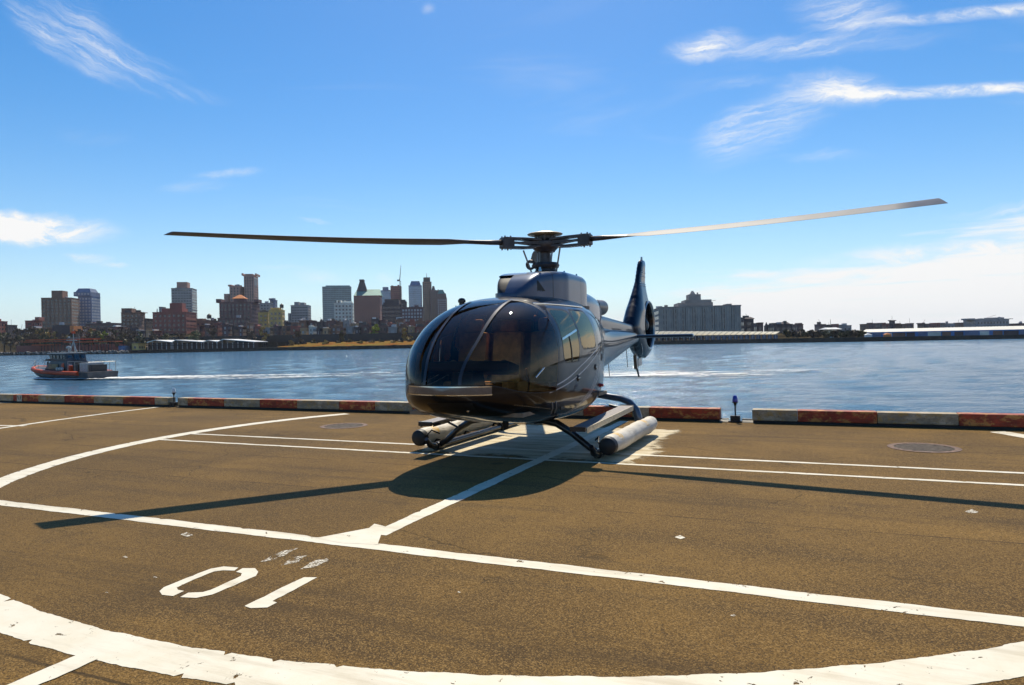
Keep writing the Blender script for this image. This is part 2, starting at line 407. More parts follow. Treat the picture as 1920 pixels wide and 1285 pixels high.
_z = [0.0026]
def strip(name, pts, width, mat=M_PAINT, closed=False, jit=0.009, step=0.05, z=None):
    """a painted line of even width along a path on the deck, with a slightly ragged edge"""
    pts = [Vector((p[0], p[1])) for p in pts]
    if closed: pts.append(pts[0])
    dense = [pts[0]]
    for a, b in zip(pts, pts[1:]):
        n = max(1, int((b - a).length / step))
        for i in range(1, n + 1): dense.append(a.lerp(b, i / n))
    rnd = random.Random(len(dense) * 31 + int(width * 1000)); vs, fs = [], []
    for i, p in enumerate(dense):
        d = (dense[min(i + 1, len(dense) - 1)] - dense[max(i - 1, 0)]).normalized(); nrm = Vector((-d.y, d.x))
        if closed and i in (0, len(dense) - 1): d = (dense[1] - dense[-2]).normalized(); nrm = Vector((-d.y, d.x))
        j1 = jit * (rnd.uniform(-.45, .45) + 0.8 * math.sin(i * 0.37 + width * 50) * math.sin(i * 0.113)); j2 = jit * (rnd.uniform(-.45, .45) + 0.8 * math.sin(i * 0.29 + 2) * math.sin(i * 0.171))
        if rnd.random() < 0.02: j1 -= width * rnd.uniform(.05, .18)
        if rnd.random() < 0.02: j2 -= width * rnd.uniform(.05, .18)
        zz = z if z is not None else _z[0]
        q1, q2 = p + nrm * (width / 2 + j1), p - nrm * (width / 2 + j2)
        vs += [(q1.x, q1.y, zz), (q2.x, q2.y, zz)]
    for i in range(len(dense) - 1): fs.append((2 * i + 1, 2 * i + 3, 2 * i + 2, 2 * i))
    if z is None: _z[0] += 0.0003
    return mobj(name, vs, fs, mat, deck)
def blot(name, px_pts, mat=M_PAINT, jit=0.0, z=None):
    pts = [gnd(*p) for p in px_pts]; rnd = random.Random(len(px_pts)); dense = []
    for a, b in zip(pts, pts[1:] + pts[:1]):
        n = max(1, int((b - a).length / 0.05)) if jit else 1
        for i in range(n):
            q = a.lerp(b, i / n); dense.append((q.x + rnd.uniform(-jit, jit), q.y + rnd.uniform(-jit, jit)))
    zz = z if z is not None else _z[0]
    if z is None: _z[0] += 0.0003
    ov, oe, of, *_ = delaunay_2d_cdt([Vector(p) for p in dense], [(i, (i + 1) % len(dense)) for i in range(len(dense))], [], 1, 1e-5)
    me = []
    for f in of:
        a, b, c = (ov[i] for i in f[:3])
        me.append(f if (b - a).cross(c - a) > 0 else f[::-1])
    return mobj(name, [(v.x, v.y, zz) for v in ov], me, mat, deck)

CC = Vector((0.63, 10.30)); CR = 7.115
cu, cv = to_uv(CC)
def patch_mat():
    m, nt, b = new_mat('pale scuffed screed'); P = mapping(nt, wpos(nt), rot=(0, 0, TH))
    sp = nt.nodes.new('ShaderNodeSeparateXYZ'); nt.links.new(P, sp.inputs[0]); u, v = NX(nt, sp.outputs[0]), NX(nt, sp.outputs[1])
    c = mixc(nt, nz(nt, mapping(nt, P, scale=(0.5, 2.5, 1)), 2.2, 5, 0.7).smooth(0.35, 0.7), (0.66, 0.58, 0.40), (0.40, 0.30, 0.15))
    c = mixc(nt, nz(nt, P, 60, 3, 0.7).smooth(0.52, 0.68) * 0.5, c, (0.16, 0.11, 0.05))
    nt.links.new(c, b.inputs['Base Color']); b.inputs['Roughness'].default_value = 0.75
    e = ((u + 3.70) / 1.80).abs().mx(((v - 10.55) / 1.85).abs())
    rag = (nz(nt, P, 1.15, 4, 0.65, 0.3) - 0.5) * 1.0 + (nz(nt, mapping(nt, P, scale=(0.6, 1.6, 1)), 9, 5, 0.75) - 0.5) * 0.35
    al = (e * -1.0 + rag * 0.62 + 0.95).smooth(0.0, 0.10) * nz(nt, P, 14, 5, 0.72).smooth(0.22, 0.36)
    nt.links.new(al.s, b.inputs['Alpha']); return m
M_PATCH = patch_mat()
MB().quad(uv(-5.9, 8.4, 0.0022), uv(-1.5, 8.4, 0.0022), uv(-1.5, 12.7, 0.0022), uv(-5.9, 12.7, 0.0022)).build('pale_patch', M_PATCH, deck)
ring = [(CC.x + CR * math.cos(2 * math.pi * k / 160), CC.y + CR * math.sin(2 * math.pi * k / 160)) for k in range(160)]
ring = [p for p in ring if to_uv(p)[1] < KERB_V - 0.12]
# start the ring where the kerb cuts it
iu = max(range(len(ring)), key=lambda i: (Vector(ring[i]) - Vector(ring[i - 1])).length)
ring = ring[iu:] + ring[:iu]
strip('painted_circle', ring, 0.285, jit=0.008, step=0.025)
LV = 4.65
strip('painted_line', [uv(-20, LV + 0.03), uv(14, LV - 0.02)], 0.15)
TU = -3.33
strip('painted_line', [uv(TU - 0.03, LV + 0.3), uv(TU + 0.03, KERB_V - 0.25)], 0.165)
blot('painted_fork', [(592, 1010), (640, 1001), (692, 991), (702, 983), (722, 988), (716, 1000), (708, 1022), (640, 1019)], z=0.0042)
def chord(v):
    hw = math.sqrt(CR ** 2 - (v - cv) ** 2); return cu - hw, cu + hw
for v in (8.75, 9.49):
    a, b = chord(v)
    strip('painted_line', [uv(a + 0.1, v), uv(b - 0.1, v)], 0.085)
strip('painted_line', [gnd(*p) for p in ((-90, 820), (0, 803.5), (100, 789), (200, 775.5), (298, 763.5))], 0.15)
strip('painted_line', [gnd(*p) for p in ((-60, 797), (0, 798.5), (48, 799))], 0.12)
strip('painted_line', [gnd(*p) for p in ((-30, 757.5), (26, 754.8))], 0.15)
strip('painted_line', [gnd(*p) for p in ((168, 1232), (40, 1287), (-80, 1340))], 0.15)
# numerals, seen upside down from here
Z2 = lambda *q: [(x / 2.743, 1000 + y / 2.743) for x, y in q]
num = mobj('painted_number', [], [], M_PAINT, deck, label='white stencilled number painted on the asphalt, upside down from here')
for poly in (Z2((1258, 378), (1420, 296), (1565, 228), (1632, 230), (1400, 352), (1423, 358), (1375, 385), (1290, 388)),
             Z2((1225, 178), (1150, 172), (1080, 185), (960, 232), (840, 280), (822, 300), (835, 318), (890, 325), (945, 300), (915, 293), (905, 283), (1000, 240), (1100, 198), (1150, 192), (1205, 195)),
             Z2((1250, 182), (1310, 183), (1330, 200), (1315, 222), (1200, 272), (1090, 318), (1010, 335), (930, 330), (965, 308), (1040, 305), (1080, 295), (1240, 222), (1245, 208), (1215, 200))):
    d = blot('digit', poly, jit=0.004, z=0.003); d.parent = num
for poly in (Z2((1335, 150), (1450, 92), (1545, 75), (1490, 100), (1400, 145)), Z2((1450, 165), (1520, 120), (1580, 115), (1530, 150)), Z2((1540, 188), (1640, 130), (1712, 125), (1690, 145), (1610, 175))):
    blot('ghost_marking', poly, M_GHOST, jit=0.01, z=0.003)
for p in ((1275, 1008, 10), (291, 1083, 4), (200, 1112, 4), (235, 1045, 5), (1822, 960, 13), (1375, 1155, 6), (860, 1111, 4), (350, 1003, 12)):
    blot('paint_fleck', [(p[0] - p[2], p[1]), (p[0], p[1] - p[2] * .35), (p[0] + p[2], p[1] + 1), (p[0] + 1, p[1] + p[2] * .35)], M_PAINT if p[2] == 10 else M_GHOST, z=0.003)

# drain grates
for i, c in enumerate(DR):
    g = empty('drain_grate', (c.x, c.y, 0), -TH, label=['round slatted drain grate near the red and white kerb at right', 'round slatted drain grate on the asphalt left of the helicopter'][i], category='drain', group='round drain grates')
    MB().lathe([(DRR - 0.07, -0.03), (DRR - 0.07, 0.006), (DRR + 0.012, 0.006), (DRR + 0.012, 0.0015)], n=40).build('grate_rim', M_RUST, g, True)
    MB().lathe([(DRR - 0.005, -0.002), (DRR - 0.005, -0.35), (0.001, -0.35)], n=40).build('pit', M_DARK, g)
    rr = DRR - 0.066; n = 9
    for j in range(n):
        y = -rr + (j + 0.5) * 2 * rr / n; L = 2 * math.sqrt(rr * rr - y * y)
        MB().box((0, y, -0.012), (L, 0.036, 0.03)).build('bar', M_GRATE, g)
    MB().box((0, 0, -0.034), (0.05, 2 * rr - 0.02, 0.014)).build('cross_bar', M_GRATE, g)

# kerb of painted timber sleepers
def kerb_mat(name, col, rustc):
    m, nt, b = new_mat(name); P = wpos(nt)
    c = mixc(nt, nz(nt, mapping(nt, P, scale=(1, 1, 2)), 3.5, 6, 0.72).smooth(0.32, 0.62) * 0.9, col, tuple(k * 0.42 for k in col))
    c = mixc(nt, nz(nt, mapping(nt, P, scale=(1, 1, 1.8)), 4.5, 7, 0.75).smooth(0.49, 0.60) * 0.85, c, rustc)
    c = mixc(nt, nz(nt, P, 23, 4, 0.7).smooth(0.56, 0.68) * 0.75, c, (0.09, 0.065, 0.04))
    nt.links.new(c, b.inputs['Base Color']); b.inputs['Roughness'].default_value = 0.65
    bump(nt, b, nz(nt, mapping(nt, P, scale=(1, 1, 5)), 9, 5, 0.7), 0.5, 0.01)
    return m
M_KR = kerb_mat('red kerb paint', (0.46, 0.058, 0.016), (0.58, 0.26, 0.06))
M_KW = kerb_mat('white kerb paint', (0.52, 0.42, 0.28), (0.42, 0.26, 0.07))
M_KB = plain('dark kerb base', (0.02, 0.018, 0.018), 0.7)  # near-black strip along the kerb foot, below the painted blocks
def ku(px, py=None):
    """position along the kerb seen at this pixel column"""
    r = ray(px, 780); k = KERB_V / (r[0] * VX + r[1] * VY); return k * (r[0] * UX + r[1] * UY)
KH, KW = 0.245, 0.26
rk = random.Random(3)
def kerb(label, bands):
    u0, u1 = bands[0][0], bands[-1][1]
    c = uv((u0 + u1) / 2, KERB_V + KW / 2); e = empty('kerb', (c.x, c.y, 0), -TH, label=label, category='kerb', group='red and white painted kerbs along the quay edge')
    um = (u0 + u1) / 2
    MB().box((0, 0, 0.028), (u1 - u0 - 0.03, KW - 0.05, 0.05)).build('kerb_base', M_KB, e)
    for a, b, colr in bands:
        w = rk.uniform(-0.004, 0.004)
        MB().box(((a + b) / 2 - um, w, 0.052 + (KH - 0.05) / 2), (b - a - 0.006, KW, KH - 0.05 + rk.uniform(-0.006, 0.006))).build('painted_block', M_KR if colr == 'r' else M_KW, e, bevel=0.016)
def bands(edges, first):
    return [(a, b, 'rw'[(i + (first == 'w')) % 2]) for i, (a, b) in enumerate(zip(edges, edges[1:]))]
left = [ku(25) - 1.55 * k for k in (5, 4, 3, 2, 1)] + [ku(p) for p in (25, 72, 121, 176, 231, 290, 315)]
kerb('red and white kerb running out of the left edge of the picture', bands(left, 'w' if len(left) % 2 == 0 else 'r'))
midk = [ku(p) for p in (333, 352, 420, 487, 557, 636)]
uend = ku(1350); ur = ku(1217)
nmid = 7
mid_edges = midk + [midk[-1] + (ku(1185) - midk[-1]) * k / nmid for k in range(1, nmid + 1)] + [ur, uend]
bl = bands(mid_edges, 'w')
kerb('long red and white kerb that passes behind the helicopter', bl)
right = [ku(p) for p in (1410, 1495, 1645, 1798, 1960)] + [ku(1960) + 1.3 * k for k in range(1, 9)]
kerb('red and white kerb on the right, beyond the slatted drain', bands(right, 'w'))
# small black stencil plate on the left kerb
c = uv((ku(33) + ku(42)) / 2, KERB_V - 0.006, 0.15)
pl = empty('marker_plate', (c.x, c.y, c.z), -TH, label='small cream marker plate with dark stencil fixed to the left kerb', category='plate')
MB().box((0, 0, 0), (ku(42) - ku(33), 0.008, 0.2)).build('plate', plain('cream plate', (0.62, 0.55, 0.40), 0.6), pl)
for s in (-1, 1): MB().box((s * 0.05, -0.0055, 0.0), (0.022, 0.003, 0.11), ry=s * 0.35).build('stencil_stroke', M_DARK, pl)

# edge lights standing in the kerb gaps
M_BLUE, nt, b = new_mat('blue lamp glass')
b.inputs['Base Color'].default_value = (0.012, 0.02, 0.36, 1); b.inputs['Roughness'].default_value = 0.08; b.inputs['Coat Weight'].default_value = 1
M_CLEAR = plain('frosted lamp glass', (0.62, 0.70, 0.72), 0.2, var=0.1, coat=1)
M_BLACKM = plain('black painted metal', (0.014, 0.015, 0.016), 0.4, 0.3)
for px, glass, lab in ((1378, M_BLUE, 'blue domed edge light on a thin post in the right kerb gap'), (322, M_CLEAR, 'pale topped edge light on a thin post in the left kerb gap')):
    u = ku(px); c = uv(u, KERB_V + 0.08); e = empty('edge_light', (c.x, c.y, 0), -TH, label=lab, category='light', group='edge lights in the kerb gaps')
    MB().box((0, 0, 0.075), (0.17, 0.13, 0.10)).box((0, 0, 0.018), (0.24, 0.18, 0.028)).box((-0.05, -0.07, 0.06), (0.05, 0.02, 0.05)).build('base_box', M_BLACKM, e, bevel=0.006)
    MB().tube([(0, 0, 0.12), (0, 0, 0.34)], 0.014, 8).tube([(0, 0, 0.30), (0, 0, 0.37)], [0.014, 0.038], 12).build('post', M_BLACKM, e, True)
    MB().lathe([(0.046, 0.365), (0.052, 0.375), (0.050, 0.42), (0.042, 0.47), (0.028, 0.495), (0.0, 0.503)], n=18).build('lamp_dome', glass, e, True)
    MB().lathe([(0.0, 0.362), (0.056, 0.362), (0.056, 0.378), (0.045, 0.380)], n=18).build('lamp_ring', M_BLACKM, e, True)
    for s in (-1, 1):
        MB().tube([(s * 0.12, 0.0, 0.06), (s * 0.34, 0.0, 0.055)], 0.014, 6).build('conduit', M_BLACKM, e)

# ================================================================== THE RIVER
def water_mat():
    m, nt, b = new_mat('river water')
    P = wpos(nt)
    b.inputs['Base Color'].default_value = (0.055, 0.125, 0.19, 1)
    b.inputs['Roughness'].default_value = 0.10; b.inputs['IOR'].default_value = 1.33
    q = mapping(nt, P, scale=(0.55, 1.0, 1), rot=(0, 0, 0.18))
    w1 = nz(nt, q, 0.14, 3, 0.5, 0.3); w2 = nz(nt, q, 0.55, 4, 0.55, 0.6); w3 = nz(nt, q, 1.9, 4, 0.6, 0.8)
    gust = nz(nt, mapping(nt, P, scale=(0.25, 1, 1)), 0.018, 4, 0.6, 0.4).smooth(0.35, 0.65)
    w4 = nz(nt, mapping(nt, q, scale=(0.55, 1.3, 1)), 5.2, 3, 0.6, 0.5)
    hgt = w1 * 0.32 + w2 * 0.26 + w3 * (gust * 0.15 + 0.10) + w4 * (gust * 0.06 + 0.055)
    n = nt.nodes.new('ShaderNodeBump'); n.inputs['Strength'].default_value = 1.0; n.inputs['Distance'].default_value = 1.0
    nt.links.new(hgt.s, n.inputs['Height']); nt.links.new(n.outputs[0], b.inputs['Normal'])
    return m
M_WATER = water_mat()
# real swell near the quay, flat sheet further out
NXW, NYW = 240, 220
vs, fs = [], []
for j in range(NYW + 1):
    t = j / NYW; d = 12.0 * (300.0 / 12.0) ** t
    for i in range(NXW + 1):
        s = -1.15 + 2.3 * i / NXW; x = s * d * 1.0; y = d
        fade = max(0.0, 1 - max(0, d - 170) / 130) * min(1.0, (1.15 - abs(s)) * 8)
        z = 0.04 * math.sin(x * 0.31 + y * 0.83 + 0.9 * math.sin(x * 0.11)) + 0.035 * math.sin(x * -0.42 + y * 1.21 + 1.1 * math.sin(y * 0.17 + x * 0.05)) + 0.025 * math.sin(x * 0.9 + y * 1.9 + math.sin(x * 0.37))
        vs.append((x, y, WATER_Z + z * fade + 0.0))
for j in range(NYW):
    for i in range(NXW):
        k = j * (NXW + 1) + i; fs.append((k, k + 1, k + NXW + 2, k + NXW + 1))
mobj('river', vs, fs, M_WATER, smooth=True, kind='structure')
WB = 5000
MB().quad((-WB, -WB, WATER_Z - 0.35), (WB, -WB, WATER_Z - 0.35), (WB, WB, WATER_Z - 0.35), (-WB, WB, WATER_Z - 0.35)).build('far_water', M_WATER, kind='structure')

def foam_mat(name, dens):
    m, nt, b = new_mat(name)
    co = nt.nodes.new('ShaderNodeTexCoord').outputs['UV']; P = wpos(nt)
    sp = nt.nodes.new('ShaderNodeSeparateXYZ'); nt.links.new(co, sp.inputs[0])
    u, v = NX(nt, sp.outputs[0]), NX(nt, sp.outputs[1])
    edge = ((v - 0.5).abs() * 2.0)
    n1 = nz(nt, mapping(nt, P, scale=(0.35, 0.9, 1)), 1.1, 6, 0.70, 0.7)
    n2 = nz(nt, mapping(nt, P, scale=(0.05, 0.42, 1)), 1.0, 4, 0.65, 0.3)
    a = (n1 * 0.8 + n2 * 0.9 - edge * edge * 0.30 - u * 0.30 + dens).smooth(0.72, 1.02)
    b.inputs['Base Color'].default_value = (0.78, 0.78, 0.74, 1); b.inputs['Roughness'].default_value = 0.8
    bump(nt, b, n1, 0.6, 0.1)
    nt.links.new(a.s, b.inputs['Alpha'])
    return m
def ribbon(name, pts, widths, mat, lift, rows=8, **props):
    """a lumpy strip on the water with its own u,v"""
    n = 120; vs, fs, uvs = [], [], []; rnd = random.Random(5)
    P = [Vector(p) for p in pts]
    for i in range(n + 1):
        t = i / n * (len(P) - 1); k = min(int(t), len(P) - 2); p = P[k].lerp(P[k + 1], t - k); w = widths[k] + (widths[k + 1] - widths[k]) * (t - k)
        d = (P[k + 1] - P[k]).normalized(); nr = Vector((-d.y, d.x, 0))
        for j in range(rows + 1):
            f = j / rows; q = p + nr * (f - 0.5) * w
            hump = math.sin(f * math.pi)
            vs.append((q.x, q.y, lift[0] + hump * (lift[1] + (lift[2] - lift[1]) * i / n) * rnd.uniform(0.6, 1.25)))
            uvs.append((i / n, f))
    for i in range(n):
        for j in range(rows):
            a = i * (rows + 1) + j; fs.append((a, a + 1, a + rows + 2, a + rows + 1))
    o = mobj(name, vs, fs, mat, None, True, **props)
    ul = o.data.uv_layers.new(name='UVMap')
    for l in o.data.loops: ul.data[l.index].uv = uvs[l.vertex_index]
    return o
WS = WATER_Z + 0.07
stern = gnd(205, 711, WATER_Z)
ribbon('wake_foam', [stern, gnd(330, 708.5, WATER_Z), gnd(520, 707, WATER_Z), gnd(780, 705, WATER_Z)], [4.0, 11.0, 17.0, 22.0], foam_mat('wake foam', 0.17), (WS, 0.16, 0.03), kind='stuff')
ribbon('old_wake', [gnd(1080, 703, WATER_Z), gnd(1230, 702, WATER_Z), gnd(1400, 704, WATER_Z), gnd(1500, 697, WATER_Z), gnd(1620, 698, WATER_Z), gnd(1960, 689, WATER_Z)], [16, 17, 18, 20, 20, 26], foam_mat('old wake foam', 0.08), (WS, 0.05, 0.03), kind='stuff')

# ================================================================== THE FAR SHORE
M_LAND = plain('far bank earth', (0.050, 0.040, 0.024), 0.9, var=0.5, scale=0.03, spec=0.0)
M_BULK = plain('dark timber bulkhead', (0.035, 0.028, 0.022), 0.85, var=0.5, scale=0.4)
SH = [(-1600, 695), (-400, 674), (-100, 668), (0, 666), (225, 662.5), (480, 657), (640, 655), (780, 652), (1000, 649), (1230, 645), (1540, 640.5), (1920, 635), (2050, 633.5), (2400, 628), (3400, 611)]
shore_pts = [gnd(x, y, WATER_Z) for x, y in SH]
def hill(px, dist):
    t = max(0.0, min(1.0, (dist - 70) / 80)); t = t * t * (3 - 2 * t)
    k = max(0.0, min(1.0, (1180 - px) / 250)) ; k2 = max(0.0, min(1.0, (px + 250) / 500))
    return -0.8 + t * (3.0 + 10.0 * k * (0.5 + 0.5 * k2))
def shore_d(px):
    for (x0, y0), (x1, y1) in zip(SH, SH[1:]):
        if x0 <= px <= x1: return gnd(px, y0 + (y1 - y0) * (px - x0) / (x1 - x0), WATER_Z).y
    return 400
def ground_z(px, depth): return hill(px, depth - shore_d(px))
rows = [(0, -3.5), (0, None), (40, None), (75, None), (95, None), (115, None), (135, None), (155, None), (400, None), (1200, None), (3200, None)]
vs, fs = [], []; cols = list(range(-1600, 3401, 50))
for px in cols:
    d0 = shore_d(px)
    for off, z in rows:
        d = d0 + off; r = ray(px, 640)
        vs.append((r[0] * d, d, z if z is not None else hill(px, off)))
m_ = len(rows)
for i in range(len(cols) - 1):
    for j in range(m_ - 1): fs.append((i * m_ + j, (i + 1) * m_ + j, (i + 1) * m_ + j + 1, i * m_ + j + 1))
mobj('far_shore', vs, fs, M_LAND, smooth=False, kind='structure')
# bulkhead along the water
vs, fs = [], []
for px in cols:
    d0 = shore_d(px) - 0.6; r = ray(px, 640); q = ray(px, 640)
    vs += [(r[0] * d0, d0, -4), (r[0] * d0, d0, -0.55), (r[0] * (d0 + 1.6), d0 + 1.6, -0.55)]
for i in range(len(cols) - 1):
    for j in range(2): fs.append((i * 3 + j, i * 3 + 3 + j, i * 3 + 4 + j, i * 3 + 1 + j))
mobj('bulkhead', vs, fs, M_BULK, kind='structure')

# ================================================================== THE HELICOPTER  (local x forward, y left, z up; origin under the rotor mast)
HX, HY, HD = 0.56, 11.2, R(23.6)
heli = empty('helicopter', (HX, HY, 0), math.atan2(-math.cos(HD), -math.sin(HD)), label='dark glossy helicopter with three rotor blades and floats on its skids, parked on the pad', category='helicopter')

def car_paint(name, col, metal=0.35, rough=0.28, flake=True):
    m, nt, b = new_mat(name)
    co = objco(nt)
    c = mixc(nt, nz(nt, co, 3, 5, 0.6).smooth(0.3, 0.7), tuple(k * 0.85 for k in col), col)
    c = mixc(nt, nz(nt, co, 14, 7, 0.75).smooth(0.6, 0.85) * 0.08, c, (0.10, 0.085, 0.06))        # dust film
    nt.links.new(c, b.inputs['Base Color']); b.inputs['Metallic'].default_value = metal; b.inputs['Roughness'].default_value = rough
    b.inputs['Coat Weight'].default_value = 0.65; b.inputs['Coat Roughness'].default_value = 0.015; b.inputs['Coat IOR'].default_value = 1.42; b.inputs['Specular IOR Level'].default_value = 0.12
    bump(nt, b, nz(nt, co, 2.2, 2, 0.4), 0.02, 0.05)
    return m
M_BODY = car_paint('dark aubergine lacquer', (0.009, 0.0075, 0.009), 0.0, 0.35)
M_BLUEP = car_paint('midnight blue lacquer', (0.008, 0.011, 0.024), 0.05, 0.35)
M_COWL = car_paint('blue grey lacquer', (0.065, 0.095, 0.160), 0.2, 0.34)
M_STRIPE = plain('silver pinstripe', (0.52, 0.52, 0.54), 0.35, 0.3, 0.1)
M_CHROME = plain('polished trim', (0.62, 0.60, 0.56), 0.14, 1.0, 0.08)
M_BAND = plain('satin nose band', (0.15, 0.14, 0.145), 0.22, 0.6, 0.15, coat=0.6)
M_SEAL = plain('black door seal', (0.006, 0.006, 0.007), 0.55)
M_SKID = plain('black skid enamel', (0.014, 0.014, 0.017), 0.32, 0.2, 0.4, 9, coat=0.5, dirt=(0.12, 0.09, 0.05, 0.5))
M_TUBE = plain('blue grey tube enamel', (0.05, 0.07, 0.11), 0.32, 0.3, 0.2, coat=0.5)
M_TREAD = plain('grey step tread', (0.20, 0.185, 0.19), 0.6, 0.3, 0.3, 25)
M_TREADL = plain('bare metal step edge', (0.55, 0.50, 0.38), 0.4, 0.5, 0.25, 20)
def float_mat():
    m, nt, b = new_mat('white float cover')
    co = objco(nt)
    c = mixc(nt, nz(nt, co, 4, 6, 0.65).smooth(0.35, 0.7) * 0.5, (0.68, 0.62, 0.51), (0.46, 0.40, 0.30))
    sp = nt.nodes.new('ShaderNodeSeparateXYZ'); nt.links.new(co, sp.inputs[0]); x = NX(nt, sp.outputs[0])
    z = NX(nt, sp.outputs[2])
    patch = ((x - 1.27).abs().lt(0.085)).mx((x + 0.30).abs().lt(0.085)) * z.gt(0.235) * nz(nt, co, 16, 5, 0.7).smooth(0.40, 0.55)
    c = mixc(nt, patch * 0.85, c, (0.72, 0.42, 0.05))
    nt.links.new(c, b.inputs['Base Color']); b.inputs['Roughness'].default_value = 0.55
    bump(nt, b, nz(nt, mapping(nt, co, scale=(1, 3, 3)), 5, 5, 0.6, 0.8), 0.45, 0.03)
    return m
M_FLOAT = float_mat()
M_STRAP = plain('grey webbing', (0.36, 0.33, 0.28), 0.8)
M_HUB = plain('grey brown hub alloy', (0.10, 0.085, 0.08), 0.42, 0.5, 0.3, 12, dirt=(0.04, 0.03, 0.025, 0.6))
M_CAP = plain('cream hub cap', (0.52, 0.46, 0.33), 0.45, 0.1, 0.25, 8)
M_BLADE = plain('grey blade skin', (0.13, 0.14, 0.165), 0.6, 0.0, 0.2, 3, spec=0.3)
M_ROOT = plain('dark blade root', (0.075, 0.06, 0.055), 0.45, 0.1, 0.3)
M_LEATH = plain('tan leather', (0.80, 0.53, 0.24), 0.5, 0, 0.25, 10)
M_DASH = plain('dark instrument plastic', (0.02, 0.019, 0.02), 0.6)
M_CABIN = plain('grey cabin lining', (0.26, 0.20, 0.14), 0.8)
M_EXH = plain('heat stained exhaust steel', (0.23, 0.19, 0.16), 0.4, 0.85, 0.4, 8)
def tint_glass(name, tint, ior, refl=(0.98, 0.96, 0.93)):
    m, nt, b = new_mat(name)
    nt.nodes.remove(b)
    tr = nt.nodes.new('ShaderNodeBsdfTransparent'); tr.inputs[0].default_value = (*tint, 1)
    gl = nt.nodes.new('ShaderNodeBsdfGlossy'); gl.inputs['Roughness'].default_value = 0.012; gl.inputs[0].default_value = (*refl, 1)
    fr = nt.nodes.new('ShaderNodeFresnel'); fr.inputs[0].default_value = ior
    mx = nt.nodes.new('ShaderNodeMixShader'); nt.links.new(fr.outputs[0], mx.inputs[0]); nt.links.new(tr.outputs[0], mx.inputs[1]); nt.links.new(gl.outputs[0], mx.inputs[2])
    nt.links.new(mx.outputs[0], nt.nodes['Material Output'].inputs[0])
    return m
M_GLASS = tint_glass('tinted windscreen', (0.66, 0.50, 0.36), 1.38)
M_GLASS2 = tint_glass('dark side glass', (0.16, 0.14, 0.12), 2.2, (1.0, 0.84, 0.58))

# ---- cabin shell as a lofted surface
def pchip(xs, ys, x):
    xs = np.array(xs, float); ys = np.array(ys, float); o = np.argsort(xs); xs, ys = xs[o], ys[o]
    h = np.diff(xs); d = np.diff(ys) / h; m = np.zeros(len(xs)); m[0], m[-1] = d[0], d[-1]
    for i in range(1, len(xs) - 1):
        if d[i - 1] * d[i] > 0:
            w1, w2 = 2 * h[i] + h[i - 1], h[i] + 2 * h[i - 1]; m[i] = (w1 + w2) / (w1 / d[i - 1] + w2 / d[i])
    x = np.clip(x, xs[0], xs[-1]); i = np.clip(np.searchsorted(xs, x) - 1, 0, len(xs) - 2); t = (x - xs[i]) / h[i]
    return ys[i] * (1 + 2 * t) * (1 - t) ** 2 + h[i] * m[i] * t * (1 - t) ** 2 + ys[i + 1] * t * t * (3 - 2 * t) + h[i] * m[i + 1] * t * t * (t - 1)
TIP = 3.46
def sq(a): return np.sqrt(np.maximum(TIP - np.asarray(a, float), 0))
CW = [(3.46, 0), (3.40, .34), (3.3, .515), (3.1, .705), (2.8, .865), (2.4, .965), (2.0, 1.0), (1.2, 1.005), (.5, .975), (0, .905), (-.5, .79), (-1, .62), (-1.6, .44), (-2.2, .34)]
CT = [(3.46, 1.03), (3.41, 1.23), (3.3, 1.40), (3.1, 1.60), (2.8, 1.83), (2.5, 2.0), (2.2, 2.11), (1.8, 2.19), (1.2, 2.24), (.4, 2.26), (-.4, 2.24), (-1.0, 2.17), (-1.6, 2.06), (-2.2, 1.98)]
CB = [(3.46, 1.03), (3.42, .91), (3.3, .81), (3.1, .725), (2.8, .65), (2.4, .57), (1.8, .49), (.6, .43), (-.2, .47), (-.8, .60), (-1.4, .79), (-2.2, .96)]
CZ = [(3.46, 1.03), (3.0, 1.09), (2.4, 1.15), (1.0, 1.19), (-.5, 1.25), (-1.4, 1.38), (-2.2, 1.45)]
def tab(T, s): return pchip([float(sq(p[0])) for p in T], [p[1] for p in T], s)
def shell(a, th, nt_=2.85, nb_=3.3):
    s = sq(a); w, zt, zb, zc = tab(CW, s), tab(CT, s), tab(CB, s), tab(CZ, s)
    c, sn = np.cos(th), np.sin(th); n = np.where(sn > 0, nt_, nb_)
    b = w * np.sign(c) * np.abs(c) ** (2 / n); k = np.abs(sn) ** (2 / n)
    return b, np.where(sn > 0, zc + (zt - zc) * k, zc - (zc - zb) * k)
def grid_surface(na, nth, fn, s_list):
    V = np.zeros((na, nth, 3))
    th = np.linspace(0, 2 * np.pi, nth, endpoint=False)
    # even out the spacing of a superellipse
    th = th - 0.18 * np.sin(4 * th) / 1.0 * 0.0 + 0
    for i, a in enumerate(s_list):
        V[i] = fn(a, th)
    T = []
    for i in range(na - 1):
        for j in range(nth):
            j2 = (j + 1) % nth
            p, q, r, t = i * nth + j, i * nth + j2, (i + 1) * nth + j2, (i + 1) * nth + j
            T += [(p, r, q), (p, t, r)]
    return V.reshape(-1, 3), np.array(T)
def vnormals(V, T):
    N = np.zeros_like(V); fn = np.cross(V[T[:, 1]] - V[T[:, 0]], V[T[:, 2]] - V[T[:, 0]])
    for k in range(3): np.add.at(N, T[:, k], fn)
    return N / np.maximum(np.linalg.norm(N, axis=1, keepdims=True), 1e-12)
